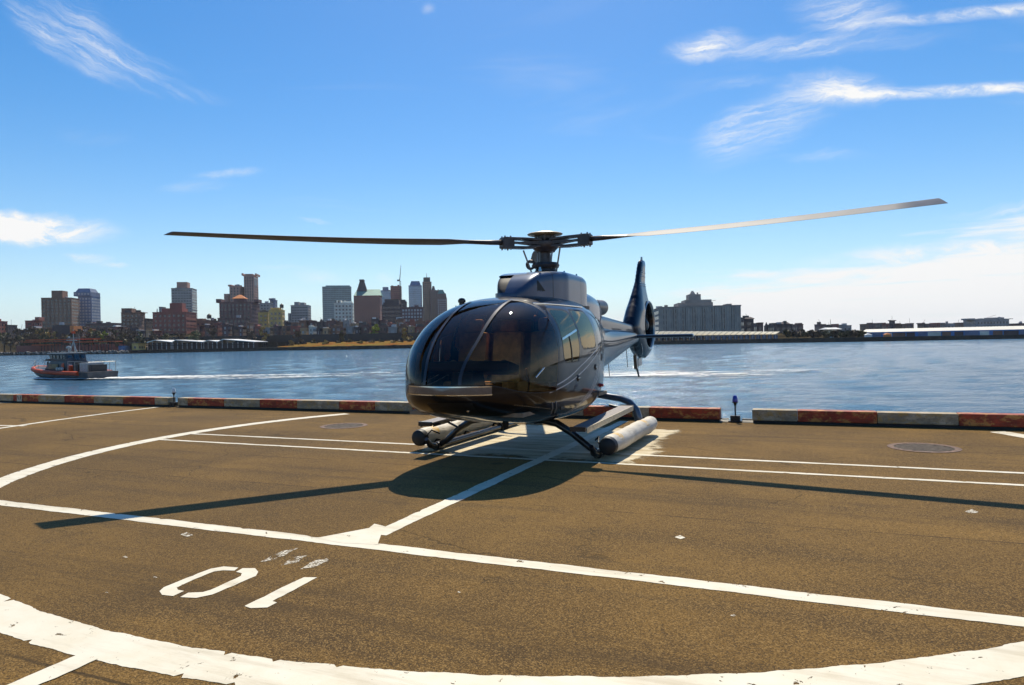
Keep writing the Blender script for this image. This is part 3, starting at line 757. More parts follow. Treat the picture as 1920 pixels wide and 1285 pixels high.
def split(V, N, T, g):
    """cut the triangles along g = 0"""
    val = g(V); val = np.where(np.abs(val) < 1e-6, 1e-6, val); sg = val[T] > 0
    cross = ~(sg.all(1) | (~sg).all(1))
    keep = [tuple(t) for t in T[~cross]]; newV, newN, cache = [], [], {}; n0 = len(V)
    def mid(i, j):
        key = (min(i, j), max(i, j))
        if key not in cache:
            t = val[i] / (val[i] - val[j]); cache[key] = n0 + len(newV)
            newV.append(V[i] + (V[j] - V[i]) * t); nn = N[i] + (N[j] - N[i]) * t; newN.append(nn / max(np.linalg.norm(nn), 1e-9))
        return cache[key]
    for t in T[cross]:
        t = list(t); s = [val[i] > 0 for i in t]
        lone = s.index(True) if s.count(True) == 1 else s.index(False)
        a, b, c = t[lone], t[(lone + 1) % 3], t[(lone + 2) % 3]
        ab, ac = mid(a, b), mid(a, c)
        keep += [(a, ab, ac), (ab, b, c), (ab, c, ac)]
    if newV: V = np.vstack([V, newV]); N = np.vstack([N, newN])
    return V, N, np.array(keep)
def region(name, V, N, T, sel, mat, parent, lift=0.0, **props):
    t = T[sel]
    if not len(t): return None
    ids, inv = np.unique(t.ravel(), return_inverse=True)
    return mobj(name, V[ids] + N[ids] * lift, inv.reshape(-1, 3).tolist(), mat, parent, True, N[ids], **props)

s_arr = np.linspace(0.012, float(sq(-2.2)), 92); a_arr = TIP - s_arr ** 2
V, T = grid_surface(len(a_arr), 128, lambda a, th: np.stack([np.full_like(th, a), *shell(a, th)], 1), a_arr)
# close the nose
V = np.vstack([V, [[TIP, 0, 1.03]]]); k0 = len(V) - 1
T = np.vstack([T, [(k0, j, (j + 1) % 128) for j in range(128)]])
if (vnormals(V, T)[60 * 128] * (V[60 * 128] - np.array([V[60 * 128][0], 0, 1.2]))).sum() < 0: T = T[:, ::-1]
N = vnormals(V, T)
A = lambda P: P[:, 0]; B = lambda P: np.abs(P[:, 1]); Zc = lambda P: P[:, 2]
def a_post(z): return 2.03 + 0.2 * (2.06 - z)
def sm(x, a, b): t = np.clip((x - a) / (b - a), 0, 1); return t * t * (3 - 2 * t)
def zlow(P): return 1.105 - 0.13 * sm(B(P), 0.5, 0.95)
def pb(P): return 0.30 - 0.07 * sm(-Zc(P), -1.7, -1.15)
def rr(P, ca, cz, ha, hz, sl=0.0, n=7.0): return ((np.abs(A(P) - ca - sl * (cz - Zc(P))) / ha) ** n + (np.abs(Zc(P) - cz) / hz) ** n) - 1
g = {
    'post': lambda P: A(P) - a_post(Zc(P)) - 0.045,
    'top': lambda P: A(P) - (1.92 + 0.13 * B(P) ** 2),
    'low': lambda P: Zc(P) - zlow(P),
    'postg': lambda P: A(P) - a_post(Zc(P)) - 0.030, 'topg': lambda P: A(P) - (1.905 + 0.13 * B(P) ** 2), 'lowg': lambda P: Zc(P) - zlow(P) + 0.013,
    'sA1': lambda P: A(P) + 0.14, 'sA0': lambda P: A(P) + 0.148, 'sH1': lambda P: Zc(P) - 0.80, 'sH0': lambda P: Zc(P) - 0.793, 'sV1': lambda P: A(P) - 2.64, 'sV0': lambda P: A(P) - 2.632,
    'p_in': lambda P: B(P) - pb(P) + 0.02, 'p_out': lambda P: B(P) - pb(P) - 0.02,
    'w1': lambda P: rr(P, 1.675, 1.66, 0.315, 0.34, 0.13), 'w2': lambda P: rr(P, 0.89, 1.745, 0.375, 0.265, 0.03),
    'bar1': lambda P: Zc(P) - (1.60 + 0.19 * (2.05 - A(P))) - 0.014, 'bar0': lambda P: Zc(P) - (1.60 + 0.19 * (2.05 - A(P))) + 0.014,
    'vb1': lambda P: A(P) - 1.72 - 0.012, 'vb0': lambda P: A(P) - 1.72 + 0.012,
    'f1': lambda P: rr(P, 1.675, 1.66, 0.34, 0.365, 0.13), 'f2': lambda P: rr(P, 0.89, 1.745, 0.40, 0.29, 0.03),
    'dA1': lambda P: A(P) - a_post(Zc(P)) - 0.007, 'dA0': lambda P: A(P) - a_post(Zc(P)) + 0.007,
    'dB1': lambda P: A(P) - 1.317, 'dB0': lambda P: A(P) - 1.303,
    'dC1': lambda P: A(P) - 0.387, 'dC0': lambda P: A(P) - 0.373,
    'dz1': lambda P: Zc(P) - 0.657, 'dz0': lambda P: Zc(P) - 0.645,
    'dt1': lambda P: Zc(P) - 2.075, 'dt0': lambda P: Zc(P) - 2.062,
    'n1': lambda P: Zc(P) - 1.092, 'n1b': lambda P: Zc(P) - 1.078, 'n0': lambda P: Zc(P) - 0.985, 'n0b': lambda P: Zc(P) - 0.997, 'nb': lambda P: B(P) - 0.555, 'na': lambda P: A(P) - 2.6,
    'r1': lambda P: A(P) - 1.78, 'r0': lambda P: A(P) - 1.02, 'rb1': lambda P: B(P) - 0.60, 'rb0': lambda P: B(P) - 0.10,
    'c1': lambda P: Zc(P) - 0.90, 'c0': lambda P: Zc(P) - 0.765, 'cb': lambda P: np.abs(P[:, 1] - 0.06) - 0.29,
}
def poly_s(pts):
    x = [p[0] for p in pts]; y = [p[1] for p in pts]; return lambda a: pchip(x, y, a)
z1 = poly_s([(0.2, 1.515), (1.3, 1.255), (1.8, 1.125), (2.35, 1.025)])
z2 = poly_s([(0.2, 1.46), (1.2, 1.185), (1.75, 1.06), (2.45, 0.955)])
stripes = [(z1, 0.008, 0.22, 2.35), (z2, 0.008, 0.22, 2.45)]
for k in range(3): stripes.append((poly_s([(0.2 + k * 0.09, 1.24), (0.55 + k * 0.09, 0.97), (0.95 + k * 0.09, 0.76), (1.4 + k * 0.09, 0.58)]), 0.011 - 0.002 * k, 0.24 + k * 0.09, 1.42 + k * 0.06))
for i, (zs, hw, a0, a1) in enumerate(stripes):
    g['s%d1' % i] = lambda P, zs=zs, hw=hw: Zc(P) - zs(A(P)) - hw
    g['s%d0' % i] = lambda P, zs=zs, hw=hw: Zc(P) - zs(A(P)) + hw
    g['s%da' % i] = lambda P, a1=a1: A(P) - a1
for key, fn in g.items(): V, N, T = split(V, N, T, fn)
C = V[T].mean(1); val = {k: fn(C) > 0 for k, fn in g.items()}
left_side = C[:, 1] > 0
used = np.zeros(len(T), bool)
def take(name, sel, mat, parent=heli, lift=0.0, **pr):
    global used
    sel = sel & ~used; used |= sel
    return region(name, V, N, T, sel, mat, parent, lift, **pr)
ws = val['post'] & val['top'] & val['low']
take('windscreen', ws & ~val['p_in'], M_GLASS)
for sd in (True, False): take('windscreen', ws & val['p_out'] & (left_side == sd), M_GLASS)
M_POST = car_paint('grey post lacquer', (0.06, 0.06, 0.065), 0.3, 0.3)
for sd in (True, False): take('windscreen_post', ws & (left_side == sd), M_POST, lift=0.012)
for sd in (True, False): take('roof_window', val['r0'] & ~val['r1'] & val['rb0'] & ~val['rb1'] & (C[:, 2] > 1.8) & (left_side == sd), M_GLASS)
take('windscreen_gasket', val['postg'] & val['topg'] & val['lowg'], M_SEAL)
sidew = B(C) > 0.6
for sd in (True, False):
    s_ = (left_side == sd) & sidew
    inside1 = s_ & ~val['w1']; inside2 = s_ & ~val['w2']
    bar = val['bar0'] & ~val['bar1']; vb = val['vb0'] & ~val['vb1'] & ~val['bar0']
    d1 = take('front_door', s_ & ~val['dA0'] & val['dB1'] & val['dz1'] & ~val['dt0'] & val['f1'] & ~np.any([val['s%d0' % i] & ~val['s%d1' % i] & ~val['s%da' % i] for i in range(5)], axis=0), M_BODY)
    take('window_frame', s_ & ~val['f1'] & val['w1'], M_SEAL, d1)
    take('window_bar', inside1 & bar, M_CHROME, d1, 0.006)
    take('window_bar', inside1 & vb, M_SEAL, d1, 0.006)
    take('window_pane', inside1 & val['bar1'], M_GLASS2, d1)
    take('window_pane', inside1 & ~val['bar0'] & val['vb1'], M_GLASS2, d1)
    take('window_pane', inside1, M_GLASS2, d1)
    d2 = take('rear_door', s_ & ~val['dB0'] & val['dC1'] & val['dz1'] & ~val['dt0'] & val['f2'] & ~np.any([val['s%d0' % i] & ~val['s%d1' % i] & ~val['s%da' % i] for i in range(5)], axis=0), M_BODY)
    take('window_frame', s_ & ~val['f2'] & val['w2'], M_SEAL, d2)
    take('window_pane', inside2, M_GLASS2, d2)
    for i in range(5):
        take('pinstripe', s_ & val['s%d0' % i] & ~val['s%d1' % i] & ~val['s%da' % i] & (C[:, 0] > stripes[i][2]), M_STRIPE, lift=0.001)
    seam = (val['dA0'] & ~val['dA1']) | (val['dB0'] & ~val['dB1']) | (val['dC0'] & ~val['dC1'])
    horiz = ((val['dz0'] & ~val['dz1']) | (val['dt0'] & ~val['dt1'])) & (C[:, 0] > 0.373) & (C[:, 0] < a_post(C[:, 2]) + 0.007)
    take('door_seal', s_ & ((seam & val['dz0'] & ~val['dt1']) | horiz), M_SEAL)
nose = val['na'] & ~val['nb']
nb_ = take('nose_band', nose & val['n0b'] & ~val['n1b'], M_BAND)
take('trim_strip', nose & val['n1b'] & ~val['n1'], M_CHROME, nb_, 0.004)
take('trim_strip', nose & val['n0'] & ~val['n0b'], M_CHROME, nb_, 0.004)
chin = val['na'] & ~val['cb'] & val['c0'] & ~val['c1']
lw = take('landing_light_window', chin, M_SEAL)
for sd in (True, False):
    take('panel_gap', (left_side == sd) & (B(C) > 0.3) & val['sH0'] & ~val['sH1'] & (C[:, 0] > 2.25) & (C[:, 0] < 3.2), M_SEAL)
    take('panel_gap', (left_side == sd) & (B(C) > 0.3) & val['sV0'] & ~val['sV1'] & (C[:, 2] < 0.96), M_SEAL)
    take('panel_gap', (left_side == sd) & val['sA0'] & ~val['sA1'] & (C[:, 2] < 2.1) & (C[:, 2] > 0.6), M_SEAL)
take('fuselage', np.ones(len(T), bool), M_BODY)
# landing lamps behind the chin window, seen as bright reflectors
for yb in (-0.10, 0.02, 0.20):
    MB().box((3.312 - abs(yb) * 0.35 - 0.0, yb, 0.845), (0.05, 0.075, 0.022)).build('lamp_bar', M_CHROME, lw, bevel=0.004)
MB().lathe([(0.0, 0.02), (0.016, 0.016), (0.02, 0.0)], (3.255, 0.24, 0.80), 'X', 12).build('lamp_bar', M_CHROME, lw, True)

def on_shell(a, z, side=1, off=0.0):
    """point of the cabin side at this station and height"""
    th = np.linspace(-np.pi / 2, np.pi / 2, 1500); b, zz = shell(a, th); i = int(np.argmin(np.abs(zz - z)))
    return Vector((a, side * (b[i] + off), z))
for sd in (1, -1):
    for a, z in ((1.50, 1.08), (0.62, 1.19)):
        p = on_shell(a, z, sd, 0.004)
        MB().lathe([(0.0, 0.014), (0.03, 0.012), (0.042, 0.004), (0.048, -0.006)], (0, 0, 0), 'Y', 14).build('door_handle', M_SEAL, heli, True).location = p
        MB().box((p.x, p.y + sd * 0.014, p.z), (0.07, 0.012, 0.016)).build('door_handle', M_CHROME, heli, bevel=0.003)
    # wiper and outside thermometer details on the windscreen lower edge
    p0, p1 = on_shell(2.62, 1.02, sd, 0.02), on_shell(2.86, 1.24, sd, 0.02)
MB().tube([on_shell(2.78, 1.16, 1, .03), on_shell(2.62, 1.27, 1, .03)], 0.010, 6).build('air_probe', M_CHROME, heli, True)
for k in (0, 1):
    MB().tube([on_shell(2.32 - k * .10, .82, 1, .006), on_shell(2.22 - k * .1, .74, 1, .006), on_shell(2.12 - k * .1, .66, 1, .006)], 0.008, 6).build('pinstripe', M_STRIPE, heli, True)

# rows of rivets and a fuel filler
for sd in (1, -1):
    rv = MB()
    for (a0, z0, a1, z1, n_) in ((2.28, 0.74, 3.0, 0.85, 22), (0.30, 0.70, 0.30, 1.9, 30), (0.45, 0.615, 2.1, 0.60, 44), (-0.1, 0.75, -0.1, 1.9, 28)):
        for k in range(n_):
            p = on_shell(a0 + (a1 - a0) * k / (n_ - 1), z0 + (z1 - z0) * k / (n_ - 1), sd, 0.0015); rv.box(p, (0.009, 0.004, 0.009))
    rv.build('rivets', M_CHROME, heli, kind='stuff')
    p = on_shell(0.12, 1.32, sd, 0.002); MB().lathe([(0.0, 0.006), (0.055, 0.006), (0.06, 0.0)] if sd > 0 else [(0.0, -0.006), (0.055, -0.006), (0.06, 0.0)], p, 'Y', 18).build('fuel_filler', M_SEAL, heli, True)
    p = on_shell(1.9, 0.72, sd, 0.004); MB().box(p, (0.16, 0.012, 0.05)).build('foot_step_slot', M_SEAL, heli, bevel=0.004)
# ---- cabin interior
MB().box((1.1, 0, 0.72), (3.6, 1.55, 0.05)).build('cabin_floor', M_CABIN, heli)
MB().box((-0.30, 0, 1.35), (0.06, 1.45, 1.2)).build('rear_bulkhead', M_CABIN, heli)
MB().box((0.30, 0, 2.10), (1.2, 1.25, 0.05)).build('roof_lining', M_CABIN, heli)
dash = MB().box((2.78, 0.0, 0.98), (0.42, 0.42, 0.5), taper=0.7).box((2.66, 0.0, 1.27), (0.34, 1.15, 0.13), ry=-0.2).build('instrument_panel', M_DASH, heli, bevel=0.03)
for yb in (-0.36, -0.12, 0.12, 0.36): MB().lathe([(0.0, 0.005), (0.07, 0.003), (0.078, -0.006)], (2.49, yb, 1.29), 'X', 16).build('gauge', M_CABIN, dash, True)
MB().box((2.1, 0.0, 0.90), (0.9, 0.24, 0.3)).build('console', M_DASH, heli, bevel=0.03)
def seat(x, y):
    s = MB().box((x, y, 0.98), (0.50, 0.46, 0.13), ry=-0.08).build('seat', M_LEATH, heli, True, bevel=0.04)
    MB().box((x - 0.27, y, 1.36), (0.13, 0.45, 0.74), ry=-0.16).build('backrest', M_LEATH, s, True, bevel=0.05)
    MB().box((x - 0.35, y, 1.82), (0.10, 0.27, 0.19), ry=-0.12).build('headrest', M_LEATH, s, True, bevel=0.04)
    MB().box((x, y, 0.83), (0.36, 0.36, 0.18)).build('seat_base', M_DASH, s)
for y in (-0.56, -0.02, 0.56): seat(1.78, y)
for y in (-0.66, -0.22, 0.22, 0.66): seat(0.72, y * 0.98)
MB().tube([(2.22, 0.56, 0.86), (2.16, 0.56, 1.05), (2.20, 0.54, 1.24)], 0.014, 8).build('cyclic_stick', M_DASH, heli, True)
for sd in (1,):
    hs_ = MB().tube([(1.62 + 0.0, 0.56 - 0.10, 1.93), (1.60, 0.56 - 0.07, 2.02), (1.60, 0.56, 2.05), (1.60, 0.56 + 0.07, 2.02), (1.62, 0.56 + 0.10, 1.93)], 0.014, 8)
    hs_.lathe([(0, 0.03), (0.045, 0.02), (0.045, -0.02), (0, -0.03)], (1.62, 0.46, 1.9), 'Y', 12).lathe([(0, 0.03), (0.045, 0.02), (0.045, -0.02), (0, -0.03)], (1.62, 0.66, 1.9), 'Y', 12)
    hs_.build('headset', plain('red headset plastic', (0.35, 0.04, 0.02), 0.5), heli, True)

# ---- mast fairing and engine cowl
def box_loft(secs, n=96, ex=9.0):
    V_ = []; th = np.linspace(0, 2 * np.pi, n, endpoint=False); c, sn = np.cos(th), np.sin(th)
    for (a, hw, zt, zb) in secs:
        zc = (zt + zb) / 2; hz = (zt - zb) / 2
        r = (np.abs(c) ** ex + np.abs(sn) ** ex) ** (-1 / ex)
        V_.append(np.stack([np.full(n, a), hw * c * r, zc + hz * sn * r], 1))
    V_ = np.array(V_); T_ = []
    m = len(secs)
    for i in range(m - 1):
        for j in range(n):
            j2 = (j + 1) % n; p, q, r_, t = i * n + j, i * n + j2, (i + 1) * n + j2, (i + 1) * n + j
            T_ += [(p, q, r_), (p, r_, t)]
    V_ = V_.reshape(-1, 3); T_ = np.array(T_)
    for e, ring_ in ((0, range(n)), (m - 1, range((m - 1) * n, m * n))):
        k = len(V_); V_ = np.vstack([V_, V_[list(ring_)].mean(0, keepdims=True)]); L_ = list(ring_)
        T_ = np.vstack([T_, [((k, L_[(j + 1) % n], L_[j]) if e == 0 else (k, L_[j], L_[(j + 1) % n])) for j in range(n)]])
    nrm = vnormals(V_, T_); i = (m // 2) * n
    if nrm[i] @ (V_[i] - np.array([V_[i][0], 0, secs[m // 2][2] - 0.3])) < 0: T_ = T_[:, ::-1]; nrm = -nrm
    return V_, T_, nrm
def dense(secs, k=6):
    x = np.array([s[0] for s in secs]); o = []
    for i in range(len(secs) - 1):
        for j in range(k): o.append(x[i] + (x[i + 1] - x[i]) * j / k)
    o.append(x[-1]); o = np.array(o)
    cols_ = [pchip(x, [s[c] for s in secs], o) for c in (1, 2, 3)]
    return [(o[i], cols_[0][i], cols_[1][i], cols_[2][i]) for i in range(len(o))]
secs = dense([(1.50, .10, 2.26, 1.9), (1.42, .22, 2.36, 1.9), (1.28, .30, 2.48, 1.9), (1.08, .365, 2.57, 1.9), (.8, .45, 2.615, 1.9), (.6, .495, 2.63, 1.9), (.4, .53, 2.64, 1.9), (-.3, .53, 2.63, 1.9), (-.52, .515, 2.60, 1.9), (-.60, .47, 2.55, 1.9), (-.64, .38, 2.46, 1.9)])
V, T, N = box_loft(secs)
gc = [lambda P: P[:, 1] + 0.06, lambda P: P[:, 1] + 0.455, lambda P: P[:, 2] - 2.28, lambda P: P[:, 2] - (2.575 - 0.10 * (P[:, 0] > 1.25)), lambda P: P[:, 0] - 0.62,
      lambda P: P[:, 0] - 0.86, lambda P: P[:, 0] - 0.848, lambda P: P[:, 0] + 0.16, lambda P: P[:, 0] + 0.172,
      lambda P: (P[:, 2] - 2.30) - 0.9 * (P[:, 0] - 1.02), lambda P: (P[:, 2] - 2.30) - 0.22 * (1.26 - P[:, 0])]
gc[3] = lambda P: P[:, 2] - 2.555
for fn in gc: V, N, T = split(V, N, T, fn)
C = V[T].mean(1); v_ = [fn(C) > 0 for fn in gc]; used = np.zeros(len(T), bool)
def take2(name, sel, mat, parent, lift=0.0):
    global used
    sel = sel & ~used; used |= sel; return region(name, V, N, T, sel, mat, parent, lift)
rest_ = take2
intake = ~v_[0] & v_[1] & v_[2] & ~v_[3] & v_[4] & (C[:, 1] < 0)
tri = (C[:, 1] > .2) & ~v_[9] & (C[:, 2] > 2.305) & (C[:, 0] < 1.22) & (C[:, 0] > 1.0) & (C[:, 2] < 2.45)
line = ((~v_[5] & v_[6]) | (~v_[7] & v_[8])) & (C[:, 2] > 2.1)
it = take2('air_intake', intake, M_SEAL, heli, -0.03)
take2('side_vent', tri, M_SEAL, heli)
take2('panel_gap', line & (C[:, 0] > 0.5), M_SEAL, heli); take2('panel_gap', line, M_SEAL, heli)
take2('mast_fairing', np.ones(len(T), bool), M_COWL, heli)
V, T, N = box_loft(dense([(-.58, .44, 2.42, 1.7), (-1.0, .43, 2.43, 1.7), (-1.7, .37, 2.38, 1.7), (-2.2, .27, 2.28, 1.7), (-2.45, .2, 2.2, 1.75)]), ex=3.5)
region('engine_cowl', V, N, T, np.ones(len(T), bool), M_COWL, heli)
MB().lathe([(0.14, 0.25), (0.15, -0.25), (0.135, -0.26), (0.12, 0.2), (0.0, 0.2)], (-2.42, 0.12, 2.20), 'X', 24).build('exhaust', M_EXH, heli, True)
for p in ((1.02, 0.30), (0.25, 0.40), (-0.35, 0.40)):
    MB().tube([(p[0], p[1], 2.60), (p[0], p[1], 2.66)], [0.022, 0.012], 10).build('cowl_latch', M_CHROME, heli, True)
MB().lathe([(0.04, 2.08), (0.04, 2.15), (0.055, 2.155), (0.055, 2.185), (0.035, 2.21), (0.0, 2.218)], (1.72, -0.62, 0), n=16).build('roof_beacon', M_BODY, heli, True)
# rain gutter over the doors
for sd in (1, -1):
    MB().tube([on_shell(a, 2.085, sd, 0.004) for a in np.linspace(0.35, 2.0, 14)], 0.012, 6).build('rain_gutter', M_CHROME if sd > 0 else M_BODY, heli, True)

# ---- tail boom, shaft cover
V, T, N = box_loft(dense([(-1.3, .52, 2.02, .86), (-2.0, .38, 1.92, .95), (-2.9, .29, 1.83, 1.05), (-4.0, .235, 1.80, 1.22), (-5.0, .19, 1.78, 1.38), (-6.1, .14, 1.76, 1.52)]), 48, 2.6)
region('tail_boom', V, N, T, np.ones(len(T), bool), M_BLUEP, heli)
V, T, N = box_loft(dense([(-2.0, .20, 2.08, 1.6), (-2.5, .19, 2.06, 1.6), (-4.0, .15, 1.98, 1.6), (-5.0, .13, 1.93, 1.6), (-5.9, .10, 1.90, 1.6)]), 32, 4.5)
region('shaft_cover', V, N, T, np.ones(len(T), bool), M_BLUEP, heli)
MB().tube([(a, 0.275 - (-a - 2.2) * 0.045, 1.52 + 0.028 * (-a - 2.2)) for a in np.linspace(-2.2, -5.6, 12)], 0.012, 6).build('boom_pinstripe', M_STRIPE, heli, True)
for a, l in ((-3.35, .34), (-4.85, .42)):
    MB().tube([(a, 0.05, 1.16 + (-a - 3.3) * .13), (a - 0.10, 0.05, 1.16 - l + (-a - 3.3) * .13)], 0.008, 6).build('antenna', M_SKID, heli, True)

# ---- stabiliser
for sd in (1, -1):
    V_, F_ = [], []
    for k, (yy, ch, x0) in enumerate(((0.10, 0.52, -5.35), (1.40, 0.40, -5.42))):
        for j in range(16):
            t = 2 * math.pi * j / 16
            V_.append((x0 - ch / 2 + ch / 2 * math.cos(t), sd * yy, 1.63 + 0.035 * math.sin(t) * (1 + 0.5 * math.cos(t))))
    for j in range(16): F_.append((j, (j + 1) % 16, 16 + (j + 1) % 16, 16 + j))
    F_ += [tuple(range(16)), tuple(range(16, 32))]
    mobj('stabiliser', V_, F_, M_BLUEP, heli, True)

# ---- fin with shrouded tail rotor
FC = Vector((-6.62, 1.90)); FRI = 0.56
out = [(-6.93, 3.50), (-6.62, 3.52), (-6.45, 3.44), (-6.15, 2.98), (-5.87, 2.62), (-5.62, 2.36), (-5.36, 2.10), (-5.22, 1.90), (-5.25, 1.70), (-5.45, 1.52), (-5.72, 1.38), (-6.05, 1.20), (-6.35, 1.12), (-6.7, 1.11), (-7.02, 1.20), (-7.24, 1.42), (-7.36, 1.70), (-7.37, 1.98), (-7.28, 2.22), (-7.10, 2.42), (-6.92, 2.60), (-6.88, 2.9), (-6.91, 3.2)]
def closed_spline(P, n=8):
    o = []; m = len(P)
    for i in range(m):
        p0, p1, p2, p3 = (Vector(P[(i + k - 1) % m]) for k in range(4))
        for j in range(n):
            t = j / n; o.append(0.5 * ((2 * p1) + (p2 - p0) * t + (2 * p0 - 5 * p1 + 4 * p2 - p3) * t * t + (3 * p1 - p0 - 3 * p2 + p3) * t ** 3))
    return o
ol = closed_spline(out, 5); oa = np.array([tuple(p) for p in ol])
def inside(p):
    x, y = p; c = False; n = len(oa); j = n - 1
    for i in range(n):
        if (oa[i][1] > y) != (oa[j][1] > y) and x < (oa[j][0] - oa[i][0]) * (y - oa[i][1]) / (oa[j][1] - oa[i][1]) + oa[i][0]: c = not c
        j = i
    return c
pts2 = [Vector(p) for p in ol]; ed2 = [(i, (i + 1) % len(ol)) for i in range(len(ol))]
k = len(pts2)
for j in range(48):
    t = 2 * math.pi * j / 48; pts2.append(Vector((FC.x + (FRI + 0.03) * math.cos(t), FC.y + (FRI + 0.03) * math.sin(t)))); ed2.append((k + j, k + (j + 1) % 48))
def dist_out(p): return float(np.min(np.hypot(oa[:, 0] - p[0], oa[:, 1] - p[1])))
rs = random.Random(2)
for x in np.arange(-7.4, -5.2, 0.05):
    for z in np.arange(1.1, 3.55, 0.05):
        p = (x + rs.uniform(-.008, .008), z + rs.uniform(-.008, .008))
        if inside(p) and dist_out(p) > 0.03 and math.hypot(p[0] - FC.x, p[1] - FC.y) > FRI + 0.06: pts2.append(Vector(p))
ov, oe, of, *_ = delaunay_2d_cdt(pts2, ed2, [], 0, 1e-5)
def half_t(p):
    d = dist_out(p); up = min(1, max(0, (p[1] - 2.25) / 0.7)); Tm = 0.21 * (1 - up) + 0.075 * up; wd = 0.34 * (1 - up) + 0.20 * up
    q = min(1, d / wd); return Tm * math.sqrt(max(0.0, 1 - (1 - q) ** 2))
tris = []
for f in of:
    c = (ov[f[0]] + ov[f[1]] + ov[f[2]]) / 3
    if inside(c) and (c - FC).length > FRI + 0.028: tris.append(f)
for f in tris: pass
n2 = len(ov); Vf, Ff = [], []
hts = [half_t(p) for p in ov]
for sgn in (1, -1): Vf += [(p.x, sgn * t, p.y) for p, t in zip(ov, hts)]
for f in tris:
    a, b, c = (ov[i] for i in f); ccw = (b - a).cross(c - a) > 0
    Ff.append(f[::-1] if ccw else f); Ff.append(tuple(i + n2 for i in (f if ccw else f[::-1])))
# keep only used verts
usedv = sorted({i for f in Ff for i in f}); mp = {v: i for i, v in enumerate(usedv)}
fin = mobj('tail_fin', [Vf[i] for i in usedv], [tuple(mp[i] for i in f) for f in Ff], M_BLUEP, heli, True)
bm = bmesh.new(); bm.from_mesh(fin.data); bmesh.ops.remove_doubles(bm, verts=bm.verts, dist=0.0006); bm.to_mesh(fin.data); bm.free()
M_LIP = plain('brushed shroud lip', (0.46, 0.43, 0.40), 0.3, 0.7, 0.15, 10)
def ang_prof(): return [(FRI + 0.045, 0.19), (FRI + 0.02, 0.212), (FRI - 0.01, 0.20), (FRI - 0.02, 0.16)]
MB().lathe(ang_prof(), (FC.x, 0, FC.y), 'Y', 56).build('shroud_lip', M_LIP, fin, True)
MB().lathe([(r, -h) for r, h in ang_prof()][::-1], (FC.x, 0, FC.y), 'Y', 56).build('shroud_lip', M_LIP, fin, True)
MB().lathe([(FRI - 0.02, 0.165), (FRI - 0.05, 0.05), (FRI - 0.05, -0.05), (FRI - 0.02, -0.165)], (FC.x, 0, FC.y), 'Y', 56).build('duct_wall', M_BODY, fin, True)
MB().lathe([(0.0, 0.17), (0.07, 0.165), (0.12, 0.13), (0.14, 0.05), (0.14, -0.12), (0.0, -0.13)], (FC.x, 0, FC.y), 'Y', 28).build('tail_rotor_hub', M_HUB, fin, True)
for j in range(10):
    t = 2 * math.pi * (j + 0.13 * math.sin(j * 2.2)) / 10; c_, s_ = math.cos(t), math.sin(t)
    m_b = MB(); V_ = []
    for r_, ch, tw in ((0.12, 0.05, 0.5), (0.3, 0.062, 0.42), (FRI - 0.065, 0.062, 0.3)):
        for q in (-1, 1):
            for th_ in (-0.006, 0.006):
                tx = q * ch * math.cos(tw); ty = q * ch * math.sin(tw) + th_
                V_.append((FC.x + r_ * c_ - tx * s_, 0.04 + ty, FC.y + r_ * s_ + tx * c_))
    F_ = []
    for i in (0, 4): F_ += [(i, i + 4, i + 6, i + 2), (i + 1, i + 3, i + 7, i + 5), (i, i + 1, i + 5, i + 4), (i + 2, i + 6, i + 7, i + 3)]
    F_ += [(8, 9, 11, 10)]
    mobj('tail_rotor_blade', V_, F_, M_SKID, fin)
for j in range(3):
    t = 2 * math.pi * j / 3 + 0.5
    MB().tube([(FC.x + 0.1 * math.cos(t), -0.09, FC.y + 0.1 * math.sin(t)), (FC.x + (FRI - 0.03) * math.cos(t), -0.09, FC.y + (FRI - 0.03) * math.sin(t))], 0.03, 8).build('stator_vane', M_SKID, fin, True)
MB().box((-5.92, 0, 1.03), (0.12, 0.07, 0.34), ry=0.25).tube([(-5.86, 0, 1.12), (-5.95, 0, 0.95), (-6.22, 0, 0.66)], [0.035, 0.032, 0.022], 8).build('tail_bumper', M_SKID, fin, True)
MB().box((-6.32, 0, 1.02), (0.34, 0.06, 0.2), ry=0.12, taper=0.8).build('ventral_fin', M_LIP, fin, bevel=0.02)
MB().tube([(-6.72, 0, 3.50), (-6.72, 0, 3.60)], [0.028, 0.024], 10).tube([(-6.83, 0, 3.50), (-6.95, 0, 3.50)], 0.026, 10).build('fin_light', M_LIP, fin, True)
for zz in (2.86, 2.92, 3.10, 3.20):
    w0 = -6.90
    xs_ = [p[0] for p in ov if abs(p[1] - zz) < 0.05 and inside(p)]
    x0, x1 = -6.86, -6.86 + (0.74 - (zz - 2.86) * 0.62)
    MB().tube([(x, half_t((x, zz)) + 0.003, zz + 0.02 * (x + 6.6)) for x in np.linspace(x0 + .02, x1 - .05, 8)], 0.008, 5).build('fin_stripe', M_STRIPE, fin, True)
for k in range(7):   # small lettering under the shroud
    p = (-5.86 - 0.045 * k, 1.44 - 0.036 * k)
    MB().box((p[0], half_t(p) + 0.004, p[1]), (0.022, 0.004, 0.05), ry=0.7).build('small_letter', M_STRIPE, fin)

